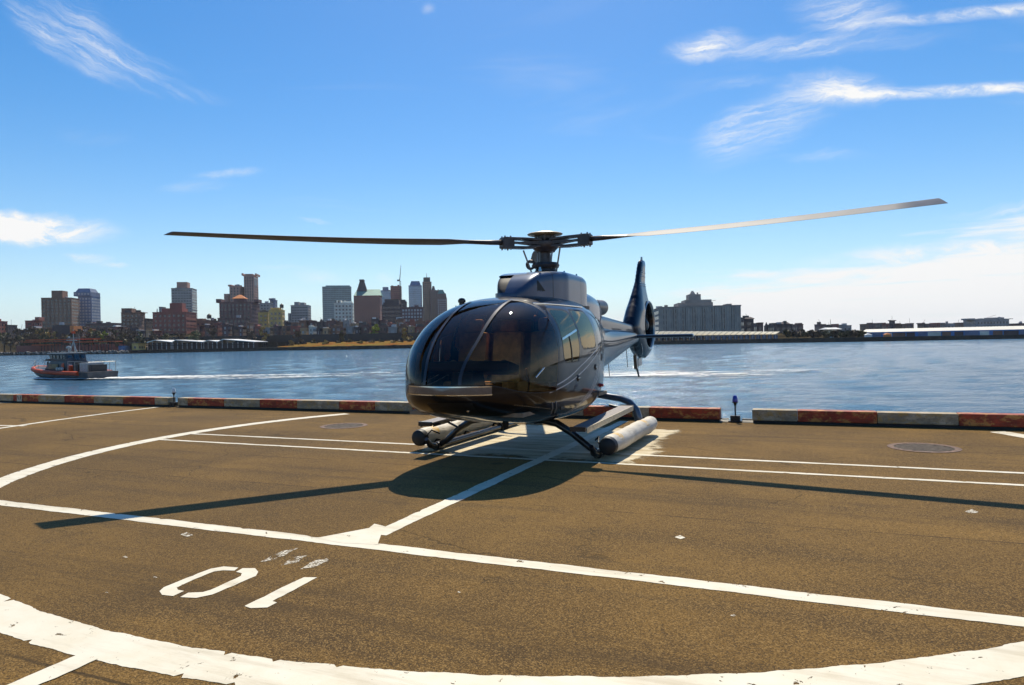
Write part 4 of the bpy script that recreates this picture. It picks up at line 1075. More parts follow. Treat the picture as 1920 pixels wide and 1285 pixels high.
# ---- rotor head
RZ = 3.14
mast = MB().lathe([(0.26, 2.60), (0.24, 2.66), (0.17, 2.70), (0.15, 2.78), (0.10, 2.80), (0.085, 3.0), (0.085, 3.1)], n=24).build('rotor_mast', M_HUB, heli, True)
MB().lathe([(0.10, 2.74), (0.21, 2.75), (0.225, 2.79), (0.20, 2.83), (0.10, 2.84)], n=24).build('swashplate', M_HUB, mast, True)
MB().lathe([(0.075, 0.03), (0.085, 0.0), (0.075, -0.03), (0.05, -0.03), (0.04, 0), (0.05, .03)], (0.14, -0.20, 2.80), 'X', 16, True).build('scissor_ring', M_HUB, mast, True)
hub = MB().lathe([(0.0, 3.0), (0.15, 3.0), (0.17, 3.03), (0.20, 3.06), (0.215, 3.10), (0.21, 3.16), (0.17, 3.18), (0.13, 3.22), (0.13, 3.27), (0.0, 3.27)], n=28).build('rotor_hub', M_HUB, heli, True)
MB().lathe([(0.0, 3.335), (0.10, 3.335), (0.14, 3.325), (0.27, 3.30), (0.285, 3.288), (0.27, 3.275), (0.13, 3.262), (0.0, 3.262)], n=40).build('hub_cap', M_CAP, hub, True)
for j in range(6):
    t = 2 * math.pi * j / 6 + 0.3
    MB().tube([(0.16 * math.cos(t), 0.16 * math.sin(t), 3.17), (0.17 * math.cos(t), 0.17 * math.sin(t), 3.28)], 0.02, 8).build('hub_bolt', M_HUB, hub, True)
HR = math.atan2(-math.cos(HD), -math.sin(HD))            # heading of local x in the world
RB = 5.37
# azimuth in the world, height of the tip
BL = [(-30.5, 3.19, 0.34, -0.004), (-150.5, 2.99, 0.16, 0.022), (89.5, 3.42, 0.16, 0.022)]
M_TIPC = plain('pale blade tip', (0.50, 0.50, 0.50), 0.35, 0.1, 0.1)
for azd, ztip, tw0, tw1 in BL:
    t = R(azd) - HR; e1 = Vector((math.cos(t), math.sin(t), 0)); e2 = Vector((-math.sin(t), math.cos(t), 0))
    sl = (ztip - RZ) / RB
    def P(r_, y_, z_): return e1 * r_ + e2 * y_ + Vector((0, 0, RZ + sl * r_ + z_))
    # star arm: two flat sleeves and the end block
    arm = MB()
    for zo in (0.062, -0.075):
        w = [(0.14, 0.13), (0.40, 0.085), (0.78, 0.075)]
        for (r0, w0), (r1, w1) in zip(w, w[1:]):
            k = len(arm.v); vv = []
            for r_, ww in ((r0, w0), (r1, w1)):
                for y_ in (-ww, ww):
                    for th_ in (-0.018, 0.018): vv.append(P(r_, y_, zo * (1.0 if r_ > .3 else 0.75) + th_))
            arm.add(vv, [(0, 1, 3, 2), (4, 6, 7, 5), (0, 4, 5, 1), (2, 3, 7, 6), (1, 5, 7, 3), (0, 2, 6, 4)])
    arm.build('rotor_arm', M_HUB, hub, bevel=0.006)
    flex = MB(); vv = []
    for r_, ww, th_ in ((0.18, 0.10, 0.03), (0.5, 0.05, 0.014), (0.72, 0.04, 0.02)):
        vv += [P(r_, -ww, -th_), P(r_, ww, -th_), P(r_, ww, th_), P(r_, -ww, th_)]
    ff = []
    for i in (0, 4):
        for j in range(4): ff.append((i + j, i + (j + 1) % 4, i + 4 + (j + 1) % 4, i + 4 + j))
    flex.add(vv, ff + [(3, 2, 1, 0), (8, 9, 10, 11)]).build('flex_arm', M_HUB, hub)
    blk = MB(); vv = []
    for r_ in (0.60, 0.80):
        vv += [P(r_, -0.075, -0.09), P(r_, 0.075, -0.09), P(r_, 0.075, 0.07), P(r_, -0.075, 0.07)]
    blk.add(vv, [(0, 1, 5, 4), (1, 2, 6, 5), (2, 3, 7, 6), (3, 0, 4, 7), (3, 2, 1, 0), (4, 5, 6, 7)])
    blk.build('arm_end_block', M_ROOT, hub, bevel=0.015)
    for r_ in (0.66, 0.76):
        for y_ in (-0.05, 0.05): MB().tube([P(r_, y_, -0.115), P(r_, y_, 0.10)], 0.014, 8).build('blade_bolt', M_STEEL, hub, True)
    # pitch link
    MB().tube([P(0.33, -0.13, -0.10), (e1 * 0.22 - e2 * 0.06) + Vector((0, 0, 2.66))], 0.014, 8).build('pitch_link', M_STEEL, hub, True)
    # blade: airfoil sections
    st = [(0.74, 0.075, 0.085, 0.00), (1.0, 0.10, 0.075, 0.02), (1.4, 0.20, 0.055, tw0 * 0.6), (1.75, 0.30, 0.045, tw0)] + [(1.75 + (RB - 1.75) * k / 8, 0.325, 0.040 - 0.0013 * k, tw0 - tw1 * k) for k in range(1, 9)]
    V_, F_, mi = [], [], []; nA = 20
    for i, (r_, ch, th_, tw) in enumerate(st):
        dip = -0.03 * math.sin(math.pi * (r_ - 0.74) / (RB - 0.74))
        for j in range(nA):
            q = 2 * math.pi * j / nA; x = 0.5 * math.cos(q); yy = 0.5 * math.sin(q) * (0.75 + 0.5 * math.cos(q) if ch > 0.15 else 1.0)
            cx, cz = x * ch, yy * th_
            V_.append(P(r_ + (0.10 * (0.5 - x) if i == len(st) - 1 else 0), cx * math.cos(tw) - cz * math.sin(tw), cx * math.sin(tw) + cz * math.cos(tw) + dip))
    for i in range(len(st) - 1):
        for j in range(nA): F_.append((i * nA + j, i * nA + (j + 1) % nA, (i + 1) * nA + (j + 1) % nA, (i + 1) * nA + j)); mi.append(1 if i < 2 else 0)
    F_ += [tuple(range(nA))[::-1], tuple((len(st) - 1) * nA + j for j in range(nA))]; mi += [1, 0]
    bl_ = mobj('rotor_blade', V_, F_, [M_BLADE, M_ROOT], hub, True)
    bl_.data.polygons.foreach_set('material_index', mi)
for y_ in (-0.10, 0.12): MB().tube([(0.10, y_, 2.62), (0.05, y_ * 1.1, 3.02)], 0.012, 8).build('pitch_link', M_STEEL, hub, True)

# ---- skids
SK = 1.24
for sd in (1, -1):
    sk = MB().tube([(1.72, sd * SK, 0.20), (1.62, sd * SK, 0.10), (1.50, sd * SK, 0.068), (1.37, sd * SK, 0.06), (0.0, sd * SK, 0.06), (-1.55, sd * SK, 0.06), (-1.66, sd * SK, 0.065)], [0.03, 0.045, 0.05, 0.05, 0.05, 0.05, 0.04], 14).build('skid', M_SKID, heli, True)
    MB().box((1.1, sd * SK, 0.006), (0.5, 0.05, 0.012)).box((-1.0, sd * SK, 0.006), (0.6, 0.05, 0.012)).build('wear_plate', M_STEEL, sk)
    for x in (1.37, -0.9): MB().tube([(x - 0.09, sd * SK, 0.06), (x + 0.09, sd * SK, 0.06)], 0.065, 14).build('skid_clamp', M_SKID, sk, True)
    # emergency float along the outside of the skid
    yf, zf = sd * 1.43, 0.195
    prof = [(1.62, 0.10), (1.60, 0.112), (1.50, 0.122), (0.9, 0.130), (0.3, 0.126), (-0.4, 0.128), (-0.85, 0.122), (-1.02, 0.105), (-1.08, 0.07)]
    xs = np.linspace(1.62, -1.08, 40); rsf = np.interp(-xs, [-p[0] for p in prof], [p[1] for p in prof])
    fl = MB().tube([(x, yf + 0.006 * math.sin(x * 7), zf + 0.006 * math.sin(x * 5 + 1)) for x in xs], [float(r_ + 0.004 * math.sin(x * 19)) for x, r_ in zip(xs, rsf)], 20).build('float_bag', M_FLOAT, heli, True)
    MB().lathe([(0.0, 1.655), (0.08, 1.65), (0.114, 1.63), (0.122, 1.595), (0.124, 1.54)], (0, yf, zf), 'X', 24).build('float_end_cap', M_SEAL, fl, True)
    for x in (1.28, 0.35, -0.75):
        MB().box((x, sd * 1.34, 0.13), (0.05, 0.2, 0.03)).tube([(x, yf, zf - .06), (x, sd * SK, 0.06)], 0.02, 6).build('float_bracket', M_SKID, fl)
    MB().tube([(1.52, sd * 1.33, 0.17), (1.60, sd * 1.30, 0.24), (1.50, sd * 1.28, 0.30), (1.40, sd * 1.2, 0.24)], 0.012, 6).build('float_hose', M_SEAL, fl, True)
    # front cross tube leg, rear cross tube leg
    MB().tube([(1.42, 0, 0.50), (1.42, sd * 0.45, 0.49), (1.42, sd * 0.66, 0.45), (1.40, sd * 0.86, 0.33), (1.38, sd * 1.10, 0.14), (1.37, sd * 1.22, 0.07)], [0.05, 0.05, 0.052, 0.05, 0.046, 0.045], 14).build('front_cross_tube', M_SKID, heli, True)
    MB().tube([(-0.9, 0, 0.66), (-0.9, sd * 0.55, 0.66), (-0.9, sd * 0.95, 0.60), (-0.9, sd * 1.10, 0.54), (-0.9, sd * 1.20, 0.42), (-0.9, sd * 1.25, 0.26), (-0.9, sd * 1.25, 0.08)], [0.055] * 4 + [0.065, 0.07, 0.06], 16).build('rear_cross_tube', M_TUBE, heli, True)
    # boarding step
    st_ = MB().box((0.66, sd * 1.13, 0.475), (2.5, 0.20, 0.035), ry=0.02).build('boarding_step', M_TREAD, heli, bevel=0.006)
    MB().box((0.66, sd * 1.238, 0.455), (2.46, 0.012, 0.075), ry=0.02).build('step_edge', M_TREADL, st_)
    MB().box((0.66, sd * 1.022, 0.455), (2.46, 0.012, 0.05), ry=0.02).build('step_edge', M_SKID, st_)
    MB().box((1.93, sd * 1.13, 0.448), (0.03, 0.21, 0.06)).box((-0.60, sd * 1.13, 0.50), (0.03, 0.21, 0.06)).build('step_end', M_SKID, st_)
    for x in (1.42, -0.55): MB().tube([(x, sd * 0.85, 0.52 if x < 0 else 0.34), (x, sd * 1.13, 0.46)], 0.022, 8).build('step_bracket', M_SKID, st_, True)
MB().tube([(1.9, 0.1, 0.50), (1.9, 0.1, 0.41)], [0.05, 0.035], 10).build('belly_light', M_SEAL, heli, True)
MB().box((0.9, 0.15, 0.415), (0.12, 0.02, 0.10), taper=0.6).build('belly_antenna', M_SEAL, heli)
MB().tube([on_shell(0.24, 0.9, 1, 0.0), on_shell(0.24, 0.9, 1, 0.06)], [0.03, 0.02], 10).build('navigation_light', plain('red lamp glass', (0.4, 0.03, 0.03), 0.2), heli, True)

# ================================================================== THE PATROL BOAT
bow, ste = gnd(58, 709, WATER_Z), gnd(210, 711, WATER_Z)
bd = (bow - ste); BLEN = 13.6
bc = (bow + ste) / 2
BS = 0.96
boat = empty('patrol_boat', (bc.x, bc.y, WATER_Z + 0.06), math.atan2(bd.y, bd.x), label='grey and orange patrol boat with a mast, trailing a white wake', category='boat'); boat.scale = (1, 1, BS)
M_HULL = plain('aluminium boat grey', (0.085, 0.085, 0.09), 0.5, 0.3, 0.3, 1.5, dirt=(0.30, 0.20, 0.09, 0.35))
M_OR = plain('orange red collar foam', (0.60, 0.075, 0.018), 0.6, 0, 0.25, 1.2)
M_BDK = plain('dark boat trim', (0.02, 0.02, 0.024), 0.5)
M_BWH = plain('white boat fittings', (0.40, 0.40, 0.385), 0.4)
M_BGL = plain('boat window glass', (0.012, 0.016, 0.02), 0.06, 0, 0.2, coat=1)
M_SAND = plain('tan boat side panel', (0.24, 0.16, 0.07), 0.6, 0, 0.3, 2)
# hull sections: x, half beam, deck height, chine height, keel depth
hs_ = [(6.8, 0.08, 1.60, 1.35, 1.2), (6.3, 0.75, 1.52, 1.0, 0.55), (5.4, 1.35, 1.40, 0.65, 0.0), (4.0, 1.85, 1.25, 0.40, -0.4), (2.0, 2.05, 1.10, 0.25, -0.5), (-1.0, 2.1, 0.98, 0.18, -0.5), (-4.5, 2.1, 0.92, 0.15, -0.45), (-6.8, 2.0, 0.90, 0.15, -0.4)]
V_, F_ = [], []
for x, hb, zd, zch, zk in hs_: V_ += [(x, -hb, zd), (x, -hb * 0.93, zch), (x, 0, zk), (x, hb * 0.93, zch), (x, hb, zd), (x, 0, zd + 0.03)]
for i in range(len(hs_) - 1):
    for j in range(6): F_.append((i * 6 + j, i * 6 + (j + 1) % 6, (i + 1) * 6 + (j + 1) % 6, (i + 1) * 6 + j))
F_ += [(0, 1, 2, 3, 4, 5), tuple(range(47, 41, -1))]
hull = mobj('hull', V_, F_, M_HULL, boat)
pts = [(x, hb + 0.06, zd - 0.18) for x, hb, zd, _, _ in hs_[1:-1]] + [(-5.2, 2.14, 0.72)]
nose_p = [(6.95, 0.0, 1.42)]
MB().tube([(p[0], -p[1], p[2]) for p in pts[::-1]] + nose_p + pts, 0.27, 10).build('collar', M_OR, boat, True)
MB().tube([(p[0], s * (p[1] + 0.22), p[2] + 0.14) for s in (-1,) for p in pts[:4]], 0.035, 6).build('collar_seam', M_BWH, boat)
# deckhouse
cab = MB(); cab.add([(3.3, -1.2, 1.2), (3.3, 1.2, 1.2), (-1.9, 1.5, 1.0), (-1.9, -1.5, 1.0), (2.1, -1.1, 2.35), (2.1, 1.1, 2.35), (-1.6, 1.35, 2.3), (-1.6, -1.35, 2.3)], [(3, 2, 1, 0), (4, 5, 6, 7), (0, 1, 5, 4), (1, 2, 6, 5), (2, 3, 7, 6), (3, 0, 4, 7)])
cab.build('deckhouse', M_HULL, boat, bevel=0.08)
MB().box((1.0, 1.42, 1.62), (1.9, 0.03, 0.62), rx=0.13).build('side_panel', M_SAND, boat); MB().box((1.0, -1.42, 1.62), (1.9, 0.03, 0.62), rx=-0.13).build('side_panel', M_SAND, boat)
MB().box((-1.1, 1.50, 1.62), (0.5, 0.03, 0.75), rx=0.1, ry=0.25).build('orange_slash', M_OR, boat); MB().box((-1.1, -1.50, 1.62), (0.5, 0.03, 0.75), rx=-0.1, ry=0.25).build('orange_slash', M_OR, boat)
wh = MB(); wh.add([(2.1, -1.05, 2.35), (2.1, 1.05, 2.35), (-1.6, 1.25, 2.3), (-1.6, -1.25, 2.3), (2.35, -1.2, 3.25), (2.35, 1.2, 3.25), (-1.3, 1.3, 3.25), (-1.3, -1.3, 3.25)], [(3, 2, 1, 0), (4, 5, 6, 7), (0, 1, 5, 4), (1, 2, 6, 5), (2, 3, 7, 6), (3, 0, 4, 7)])
whl = wh.build('wheelhouse', M_HULL, boat, bevel=0.05)
for s in (-1, 1):
    for x in (1.7, 1.0, 0.25, -0.5, -1.1):
        MB().box((x, s * (1.245 + 0.02 * (1.7 - x)), 2.85), (0.5 if x > -1 else 0.3, 0.03, 0.48), rx=-s * 0.05).build('wheelhouse_window', M_BGL, whl, bevel=0.01)
for y in (-0.75, 0, 0.75): MB().box((2.26, y, 2.85), (0.03, 0.6, 0.5), ry=0.28).build('wheelhouse_window', M_BGL, whl, bevel=0.01)
for y in (-0.85, 0.0, 0.85): MB().box((-1.50, y, 2.85), (0.03, 0.55 if y else 0.62, 0.5 if y else 0.95), ry=0.28).build('wheelhouse_window', M_BGL, whl, bevel=0.01)
MB().box((-1.86, 0.0, 1.62), (0.04, 0.75, 1.15)).build('aft_door', M_BDK, boat, bevel=0.02)
for y in (-1.0, 1.0): MB().box((-1.84, y, 1.7), (0.05, 0.4, 0.4)).build('aft_hatch', M_BWH, boat, bevel=0.02)
MB().box((-2.2, 1.2, 1.35), (0.5, 0.5, 0.7)).build('life_raft_case', M_OR, boat, bevel=0.06)
MB().box((0.5, 0, 3.32), (3.9, 2.7, 0.10)).build('wheelhouse_roof', M_BWH, boat, bevel=0.03)
mst = MB().tube([(-0.7, -0.35, 3.35), (-0.95, 0, 4.9)], 0.06, 8).tube([(-0.7, 0.35, 3.35), (-0.95, 0, 4.9)], 0.06, 8).tube([(-1.6, 0, 3.35), (-0.95, 0, 4.9)], 0.06, 8).tube([(-0.95, 0, 4.8), (-0.95, 0, 6.5)], [0.06, 0.03], 8).box((-0.95, 0, 5.3), (0.3, 1.5, 0.06)).build('mast', M_BWH, boat)
MB().lathe([(0, 0.32), (0.22, 0.28), (0.3, 0.1), (0.3, 0.0), (0, 0)], (0.1, 0, 3.95), n=16).tube([(0.1, 0, 3.37), (0.1, 0, 3.97)], 0.09, 8).build('radar_dome', M_BWH, boat, True)
MB().box((-0.6, 0, 5.02), (0.14, 1.3, 0.14)).build('radar_bar', M_BWH, mst); MB().lathe([(0, .2), (.1, .15), (.12, 0), (0, 0)], (-0.95, 0.55, 5.33), n=10).build('dome_aerial', M_BWH, mst, True)
for y in (-0.6, 0.6): MB().tube([(-1.2, y, 3.3), (-1.25, y, 5.6)], 0.015, 5).build('whip_aerial', M_BWH, mst)
MB().box((-1.02, 0.02, 6.05), (0.02, 0.5, 0.30)).build('ensign', M_OR, mst)
# aft machinery housing and frames
MB().box((-4.6, 0, 1.45), (1.5, 2.2, 1.15)).build('engine_housing', M_BWH, boat, bevel=0.05)
MB().box((-3.2, 0, 1.4), (1.0, 2.4, 1.0)).build('aft_locker', M_BDK, boat, bevel=0.04); MB().box((-5.75, 0, 1.35), (0.7, 2.0, 0.9)).build('aft_locker', M_BDK, boat, bevel=0.04)
fr = MB()
for x in (-2.6, -4.0, -5.4, -6.6):
    for y in (-1.75, 1.75): fr.tube([(x, y, 0.9), (x, y, 2.25)], 0.03, 6)
for y in (-1.75, 1.75): fr.tube([(-2.6, y, 2.25), (-6.6, y, 2.15)], 0.03, 6)
fr.tube([(-6.6, -1.75, 2.15), (-6.6, 1.75, 2.15)], 0.03, 6).build('aft_rail', M_STEEL, boat)
rl = MB()
for s in (-1, 1):
    pr = [(6.4, s * 0.55, 1.5), (5.6, s * 1.15, 1.42), (4.6, s * 1.55, 1.3), (3.6, s * 1.75, 1.2)]
    for p in pr: rl.tube([p, (p[0], p[1], p[2] + 0.85)], 0.025, 6)
    for h in (0.45, 0.85): rl.tube([(p[0], p[1], p[2] + h) for p in pr], 0.022, 6)
rl.build('bow_rail', M_STEEL, boat)
MB().tube([(4.6, 0, 1.35), (4.6, 0, 2.2)], [0.16, 0.08], 10).tube([(4.2, 0, 2.35), (5.4, 0, 2.4)], 0.05, 8).box((4.5, 0, 2.42), (0.55, 0.35, 0.3)).build('deck_mount', M_BDK, boat)
for x in (-0.4, -0.9, -1.4): MB().lathe([(0, .12), (.2, .1), (.24, 0), (.2, -.1), (0, -.12)], (x, 1.75, 1.28), 'Y', 12).build('fender', M_BWH, boat, True)
foam_b = foam_mat('bow wave foam', 0.42)
ribbon('bow_wave', [bow + Vector((1.2, 0.6, 0)), bc + bd * 0.2 + Vector((-0.6, -2.2, 0)), bc + Vector((-0.6, -2.6, 0)), ste + Vector((0.2, -1.8, 0))], [1.0, 1.2, 1.1, 1.5], foam_b, (WS + 0.01, 0.16, 0.10), 5, kind='stuff')

# ================================================================== THE CITY ON THE FAR SHORE
def wallm(name, col, var=0.22, rough=0.85):
    col = tuple(min(0.7, k * 1.55) for k in col)
    return plain(name, col, rough, 0, var, 0.12, dirt=(col[0] * 0.5, col[1] * 0.5, col[2] * 0.5, 0.5))
WM = {'brown': wallm('brown brick', (0.155, 0.085, 0.058)), 'red': wallm('dark red brick', (0.19, 0.062, 0.048)), 'plum': wallm('plum brick', (0.10, 0.055, 0.055)), 'tan': wallm('tan brick', (0.34, 0.22, 0.12)),
      'grey': wallm('grey stone', (0.22, 0.21, 0.205)), 'white': wallm('pale render', (0.48, 0.45, 0.40)), 'teal': wallm('teal panel', (0.10, 0.17, 0.19)), 'blue': wallm('blue grey panel', (0.10, 0.13, 0.20)),
      'yellow': wallm('yellow brick', (0.42, 0.29, 0.10)), 'pink': wallm('pinkish stone', (0.30, 0.17, 0.135)), 'dark': wallm('sooty brick', (0.055, 0.042, 0.045)), 'orange': wallm('orange render', (0.50, 0.16, 0.05))}
M_WIN = plain('far window glass', (0.035, 0.045, 0.06), 0.12, 0, 0.3, 0.3, spec=0.8)
M_WINL = plain('pale window frames', (0.42, 0.43, 0.45), 0.3, 0, 0.3, 0.3)
M_WGLS = plain('sky blue curtain glass', (0.14, 0.25, 0.38), 0.08, 0.5, 0.3, 0.1)
M_ROOF = plain('roof felt', (0.11, 0.10, 0.095), 0.9, 0, 0.3, 0.2)
M_WHITE = plain('white roof coating', (0.72, 0.72, 0.70), 0.6, 0, 0.15, 0.2)
M_COPPER = plain('green copper', (0.10, 0.27, 0.22), 0.6, 0.1, 0.25, 0.15)
M_TIN = plain('steel roofing', (0.50, 0.58, 0.62), 0.3, 0.5, 0.15, 0.2)
M_IRON = plain('dark iron', (0.03, 0.028, 0.03), 0.6)
def pxs(e, w, d, h, rz):
    c, s = math.cos(rz), math.sin(rz); xs = [pix((e[0] + c * x - s * y, e[1] + s * x + c * y, h))[0] for x in (-w / 2, w / 2) for y in (-d / 2, d / 2)]
    return min(xs), max(xs)
def windows(parent, x0, x1, yf, z0, z1, mod, flo, ww=0.55, wh=0.55, side=0, mat=None, proud=0.06):
    """a grid of panes on one face, too small to pick apart one by one"""
    n = max(1, int((x1 - x0) / mod)); m = max(1, int((z1 - z0) / flo)); b = MB()
    mw, mh = (x1 - x0) / n, (z1 - z0) / m
    for i in range(n):
        for j in range(m):
            xa = x0 + mw * (i + 0.5 - ww / 2); xb = xa + mw * ww; za = z0 + mh * (j + 0.5 - wh / 2); zb = za + mh * wh
            if side == 0: b.quad((xa, yf - proud, za), (xb, yf - proud, za), (xb, yf - proud, zb), (xa, yf - proud, zb))
            else: b.quad((yf + side * proud, xa * side, za), (yf + side * proud, xb * side, za), (yf + side * proud, xb * side, zb), (yf + side * proud, xa * side, zb))
    return b.build('window_panes', mat or M_WIN, parent, kind='stuff')
def building(name, label, x0, x1, yt, depth, mat='brown', dd=18, rz=0.14, mod=3.4, flo=3.4, ww=0.5, wh=0.5, wmat=None, blocks=(), cat='building', group=None, base=None, roof=True, win=True, cornice=True, ledges=0):
    xm = (x0 + x1) / 2
    gz_ = (ground_z(xm, depth) if base is None else base) - 1.0
    top = atd(xm, yt, depth).z
    w = (x1 - x0) / FPX * depth * 0.8; ex = atd(xm, yt, depth).x; ey = depth + dd / 2
    for _ in range(14):
        a, b = pxs((ex, ey), w, dd, top, rz)
        ex += ((x0 + x1) - (a + b)) / 2 / FPX * depth; w = max(1.5, w + ((x1 - x0) - (b - a)) / FPX * depth * 0.7)
    kw = {} if group is None else {'group': group}
    e = empty(name, (ex, ey, gz_), rz, label=label, category=cat, **kw)
    H = top - gz_; M_ = WM[mat] if isinstance(mat, str) else mat
    MB().box((0, 0, H / 2), (w, dd, H)).build('wall', M_, e)
    if cornice: MB().box((0, 0, H + 0.25), (w + 0.5, dd + 0.5, 0.5)).build('cornice', M_, e)
    if win:
        windows(e, -w / 2 + 0.6, w / 2 - 0.6, -dd / 2, H * 0.06 + 1, H - 1.0, mod, flo, ww, wh, 0, wmat)
        sd = 1 if ex < 0 else -1
        windows(e, -dd / 2 + 0.6, dd / 2 - 0.6, sd * w / 2, H * 0.06 + 1, H - 1.0, mod, flo, ww, wh, sd, wmat)
    for i in range(ledges):
        zz = H * (i + 1) / (ledges + 1); MB().box((0, 0, zz), (w + 0.4, dd + 0.4, 0.45)).build('ledge', M_, e)
    rp = random.Random(int(x0 * 7 + yt * 3))
    for i in range(rp.randint(1, 4) if w > 5 else 0):    # roof plant
        a_, h_ = rp.uniform(1.0, 3.2), rp.uniform(0.8, 2.6)
        MB().box((rp.uniform(-w / 2 + 2, w / 2 - 2), rp.uniform(-dd / 3, dd / 4), H + 0.5 + h_ / 2), (a_ * 1.4, a_, h_)).build('roof_plant', rp.choice([M_ROOF, M_WINL, M_]), e)
    if rp.random() < 0.45: MB().tube([(rp.uniform(-w / 3, w / 3), 0, H), (rp.uniform(-w / 3, w / 3), 0, H + rp.uniform(3, 6))], 0.12, 4).build('roof_aerial', M_IRON, e)
    for bl in blocks:                                  # (kind, px0, px1, y top, extra)
        k, bx0, bx1, byt = bl[:4]; o = bl[4] if len(bl) > 4 else {}
        ca, cb = (atd(p, byt, ey).x for p in (bx0, bx1)); bw = (cb - ca) / max(0.5, math.cos(rz)); cx = ((ca + cb) / 2 - ex) / math.cos(rz); bh = atd((bx0 + bx1) / 2, byt, ey).z - gz_
        z0 = H + 0.4; bm_ = o.get('mat', M_); bm_ = WM[bm_] if isinstance(bm_, str) else bm_
        dep = o.get('d', min(dd * 0.7, 14))
        if 'z0' in o: z0 = atd((bx0 + bx1) / 2, o['z0'], ey).z - gz_
        if k == 'box':
            p_ = MB().box((cx, 0, (z0 + bh) / 2), (bw, dep, bh - z0)).build(o.get('name', 'penthouse'), bm_, e)
            if o.get('win'): windows(e, cx - bw / 2 + 0.5, cx + bw / 2 - 0.5, -dep / 2, z0 + 0.6, bh - 0.6, o.get('mod', mod), o.get('flo', flo), ww, wh, 0, wmat)
        elif k == 'taper': MB().box((cx, 0, (z0 + bh) / 2), (bw, dep, bh - z0), taper=o.get('t', 0.5)).build(o.get('name', 'roof'), bm_, e)
        elif k == 'hip':
            hw, hd = bw / 2, dep / 2; rg = o.get('ridge', 0.6)
            MB().add([(cx - hw, -hd, z0), (cx + hw, -hd, z0), (cx + hw, hd, z0), (cx - hw, hd, z0), (cx - hw * rg, 0, bh), (cx + hw * rg, 0, bh)], [(0, 1, 5, 4), (1, 2, 5), (2, 3, 4, 5), (3, 0, 4), (3, 2, 1, 0)]).build('roof', bm_, e)
        elif k == 'mast': MB().tube([(cx, 0, z0), (cx, 0, bh)], [o.get('r', 0.4), o.get('r', 0.4) * 0.4], 6).build(o.get('name', 'roof_mast'), bm_, e)
        elif k == 'tank':
            r_ = bw / 2; zb = bh - 2.4 * r_
            MB().lathe([(r_, zb), (r_, zb + 1.6 * r_), (0.02, bh)], (cx, 0, 0), n=12).build('water_tank', M_IRON, e)
            for q in range(4):
                MB().tube([(cx + r_ * 0.7 * math.cos(q * 1.57 + .7), r_ * 0.7 * math.sin(q * 1.57 + .7), z0 - 0.5), (cx + r_ * 0.7 * math.cos(q * 1.57 + .7), r_ * 0.7 * math.sin(q * 1.57 + .7), zb)], 0.14, 5).build('tank_leg', M_IRON, e)
    return e
BX = lambda a, b, y, **o: ('box', a, b, y, o)

building('apartment_slab', 'broad brown apartment slab with a small penthouse, left of the blue grey tower', 77, 149, 559, 760, 'brown', 22, 0.20, 3.6, 3.2, .5, .5, blocks=[BX(103, 121, 546)], ledges=3)
building('apartment_tower', 'blue grey tower with a chamfered crown beside the brown slab', 146, 188, 556, 800, 'blue', 22, 0.12, 3.0, 3.4, .6, .6, M_WINL, blocks=[BX(149, 178, 549, d=24, win=True, name='bay'), ('taper', 150, 177, 542, {'t': 0.72, 'z0': 549.5, 'd': 20})])
building('brick_house', 'low red brick house with a turret left of the brown slab', 47, 79, 602, 640, 'red', 14, blocks=[BX(70, 77, 595)])
building('brick_house', 'dark brick block at the far left edge of the skyline', -40, 14, 603, 600, 'red', 14, 0.1)
building('brick_house', 'lower dark block second from the left edge of the skyline', 12, 31, 610, 610, 'dark', 14, 0.1)
building('parking_deck', 'long low dark block with a pale roof edge behind the spring trees', 160, 228, 607, 640, 'plum', 12, 0.05, 3, 3, .5, .4, blocks=[BX(165, 212, 606, mat=M_WHITE, name='roof_edge')])
building('brick_tower', 'brown brick block with a stepped penthouse and sunlit right flank', 227, 272, 587, 620, 'brown', 20, 0.24, 3.2, 3.2, blocks=[BX(234, 251, 579), BX(257, 271, 586)])
building('warehouse', 'dark red warehouse wing left of the stepped brick mill', 270, 290, 598, 590, 'dark', 20, 0.14)
building('warehouse', 'dark red stepped mill with a square stair tower in front of the grey tower', 286, 368, 586, 585, 'red', 26, 0.12, 3.4, 3.6, .4, .5, blocks=[BX(310, 346, 579, name='upper_storey'), BX(322, 344, 569, name='stair_tower', d=9)], ledges=2)
building('office_slab', 'small grey block peeping over the stepped red mill', 298, 311, 576, 820, 'grey', 14, 0.1, 2.6, 3.0, .5, .6, blocks=[('mast', 294, 296, 579, {'r': 1.0, 'z0': 592, 'name': 'chimney'})])
building('apartment_tower', 'tall grey banded tower with a red topped penthouse behind the red mill', 321, 369, 541, 830, 'grey', 26, 0.22, 3.0, 3.1, .8, .45, blocks=[BX(335, 353, 530, mat='pink')], ledges=6)
building('brick_house', 'low brown block with a water tank between the red mill and the setback building', 366, 412, 602, 640, 'brown', 16, 0.1, blocks=[('tank', 388, 396, 588), BX(372, 384, 598)])
building('setback_tower', 'tallest left skyline tower, pinkish with an arched crown, behind the setback building', 457, 484, 517, 860, 'pink', 26, 0.16, 2.6, 3.4, .4, .7, blocks=[BX(457.5, 460, 514.5, d=24, name='pinnacle'), BX(464, 477, 515.5, d=24, name='parapet'), BX(481, 483.5, 514.5, d=24, name='pinnacle')], ledges=2)
building('setback_tower', 'pinkish shoulder tower left of the tallest left skyline tower', 430, 459, 537, 850, 'pink', 24, 0.12, 2.8, 3.4, .4, .6, blocks=[BX(431, 437, 535), BX(443, 447, 535), BX(424, 432, 552, z0=575, name='annex')])
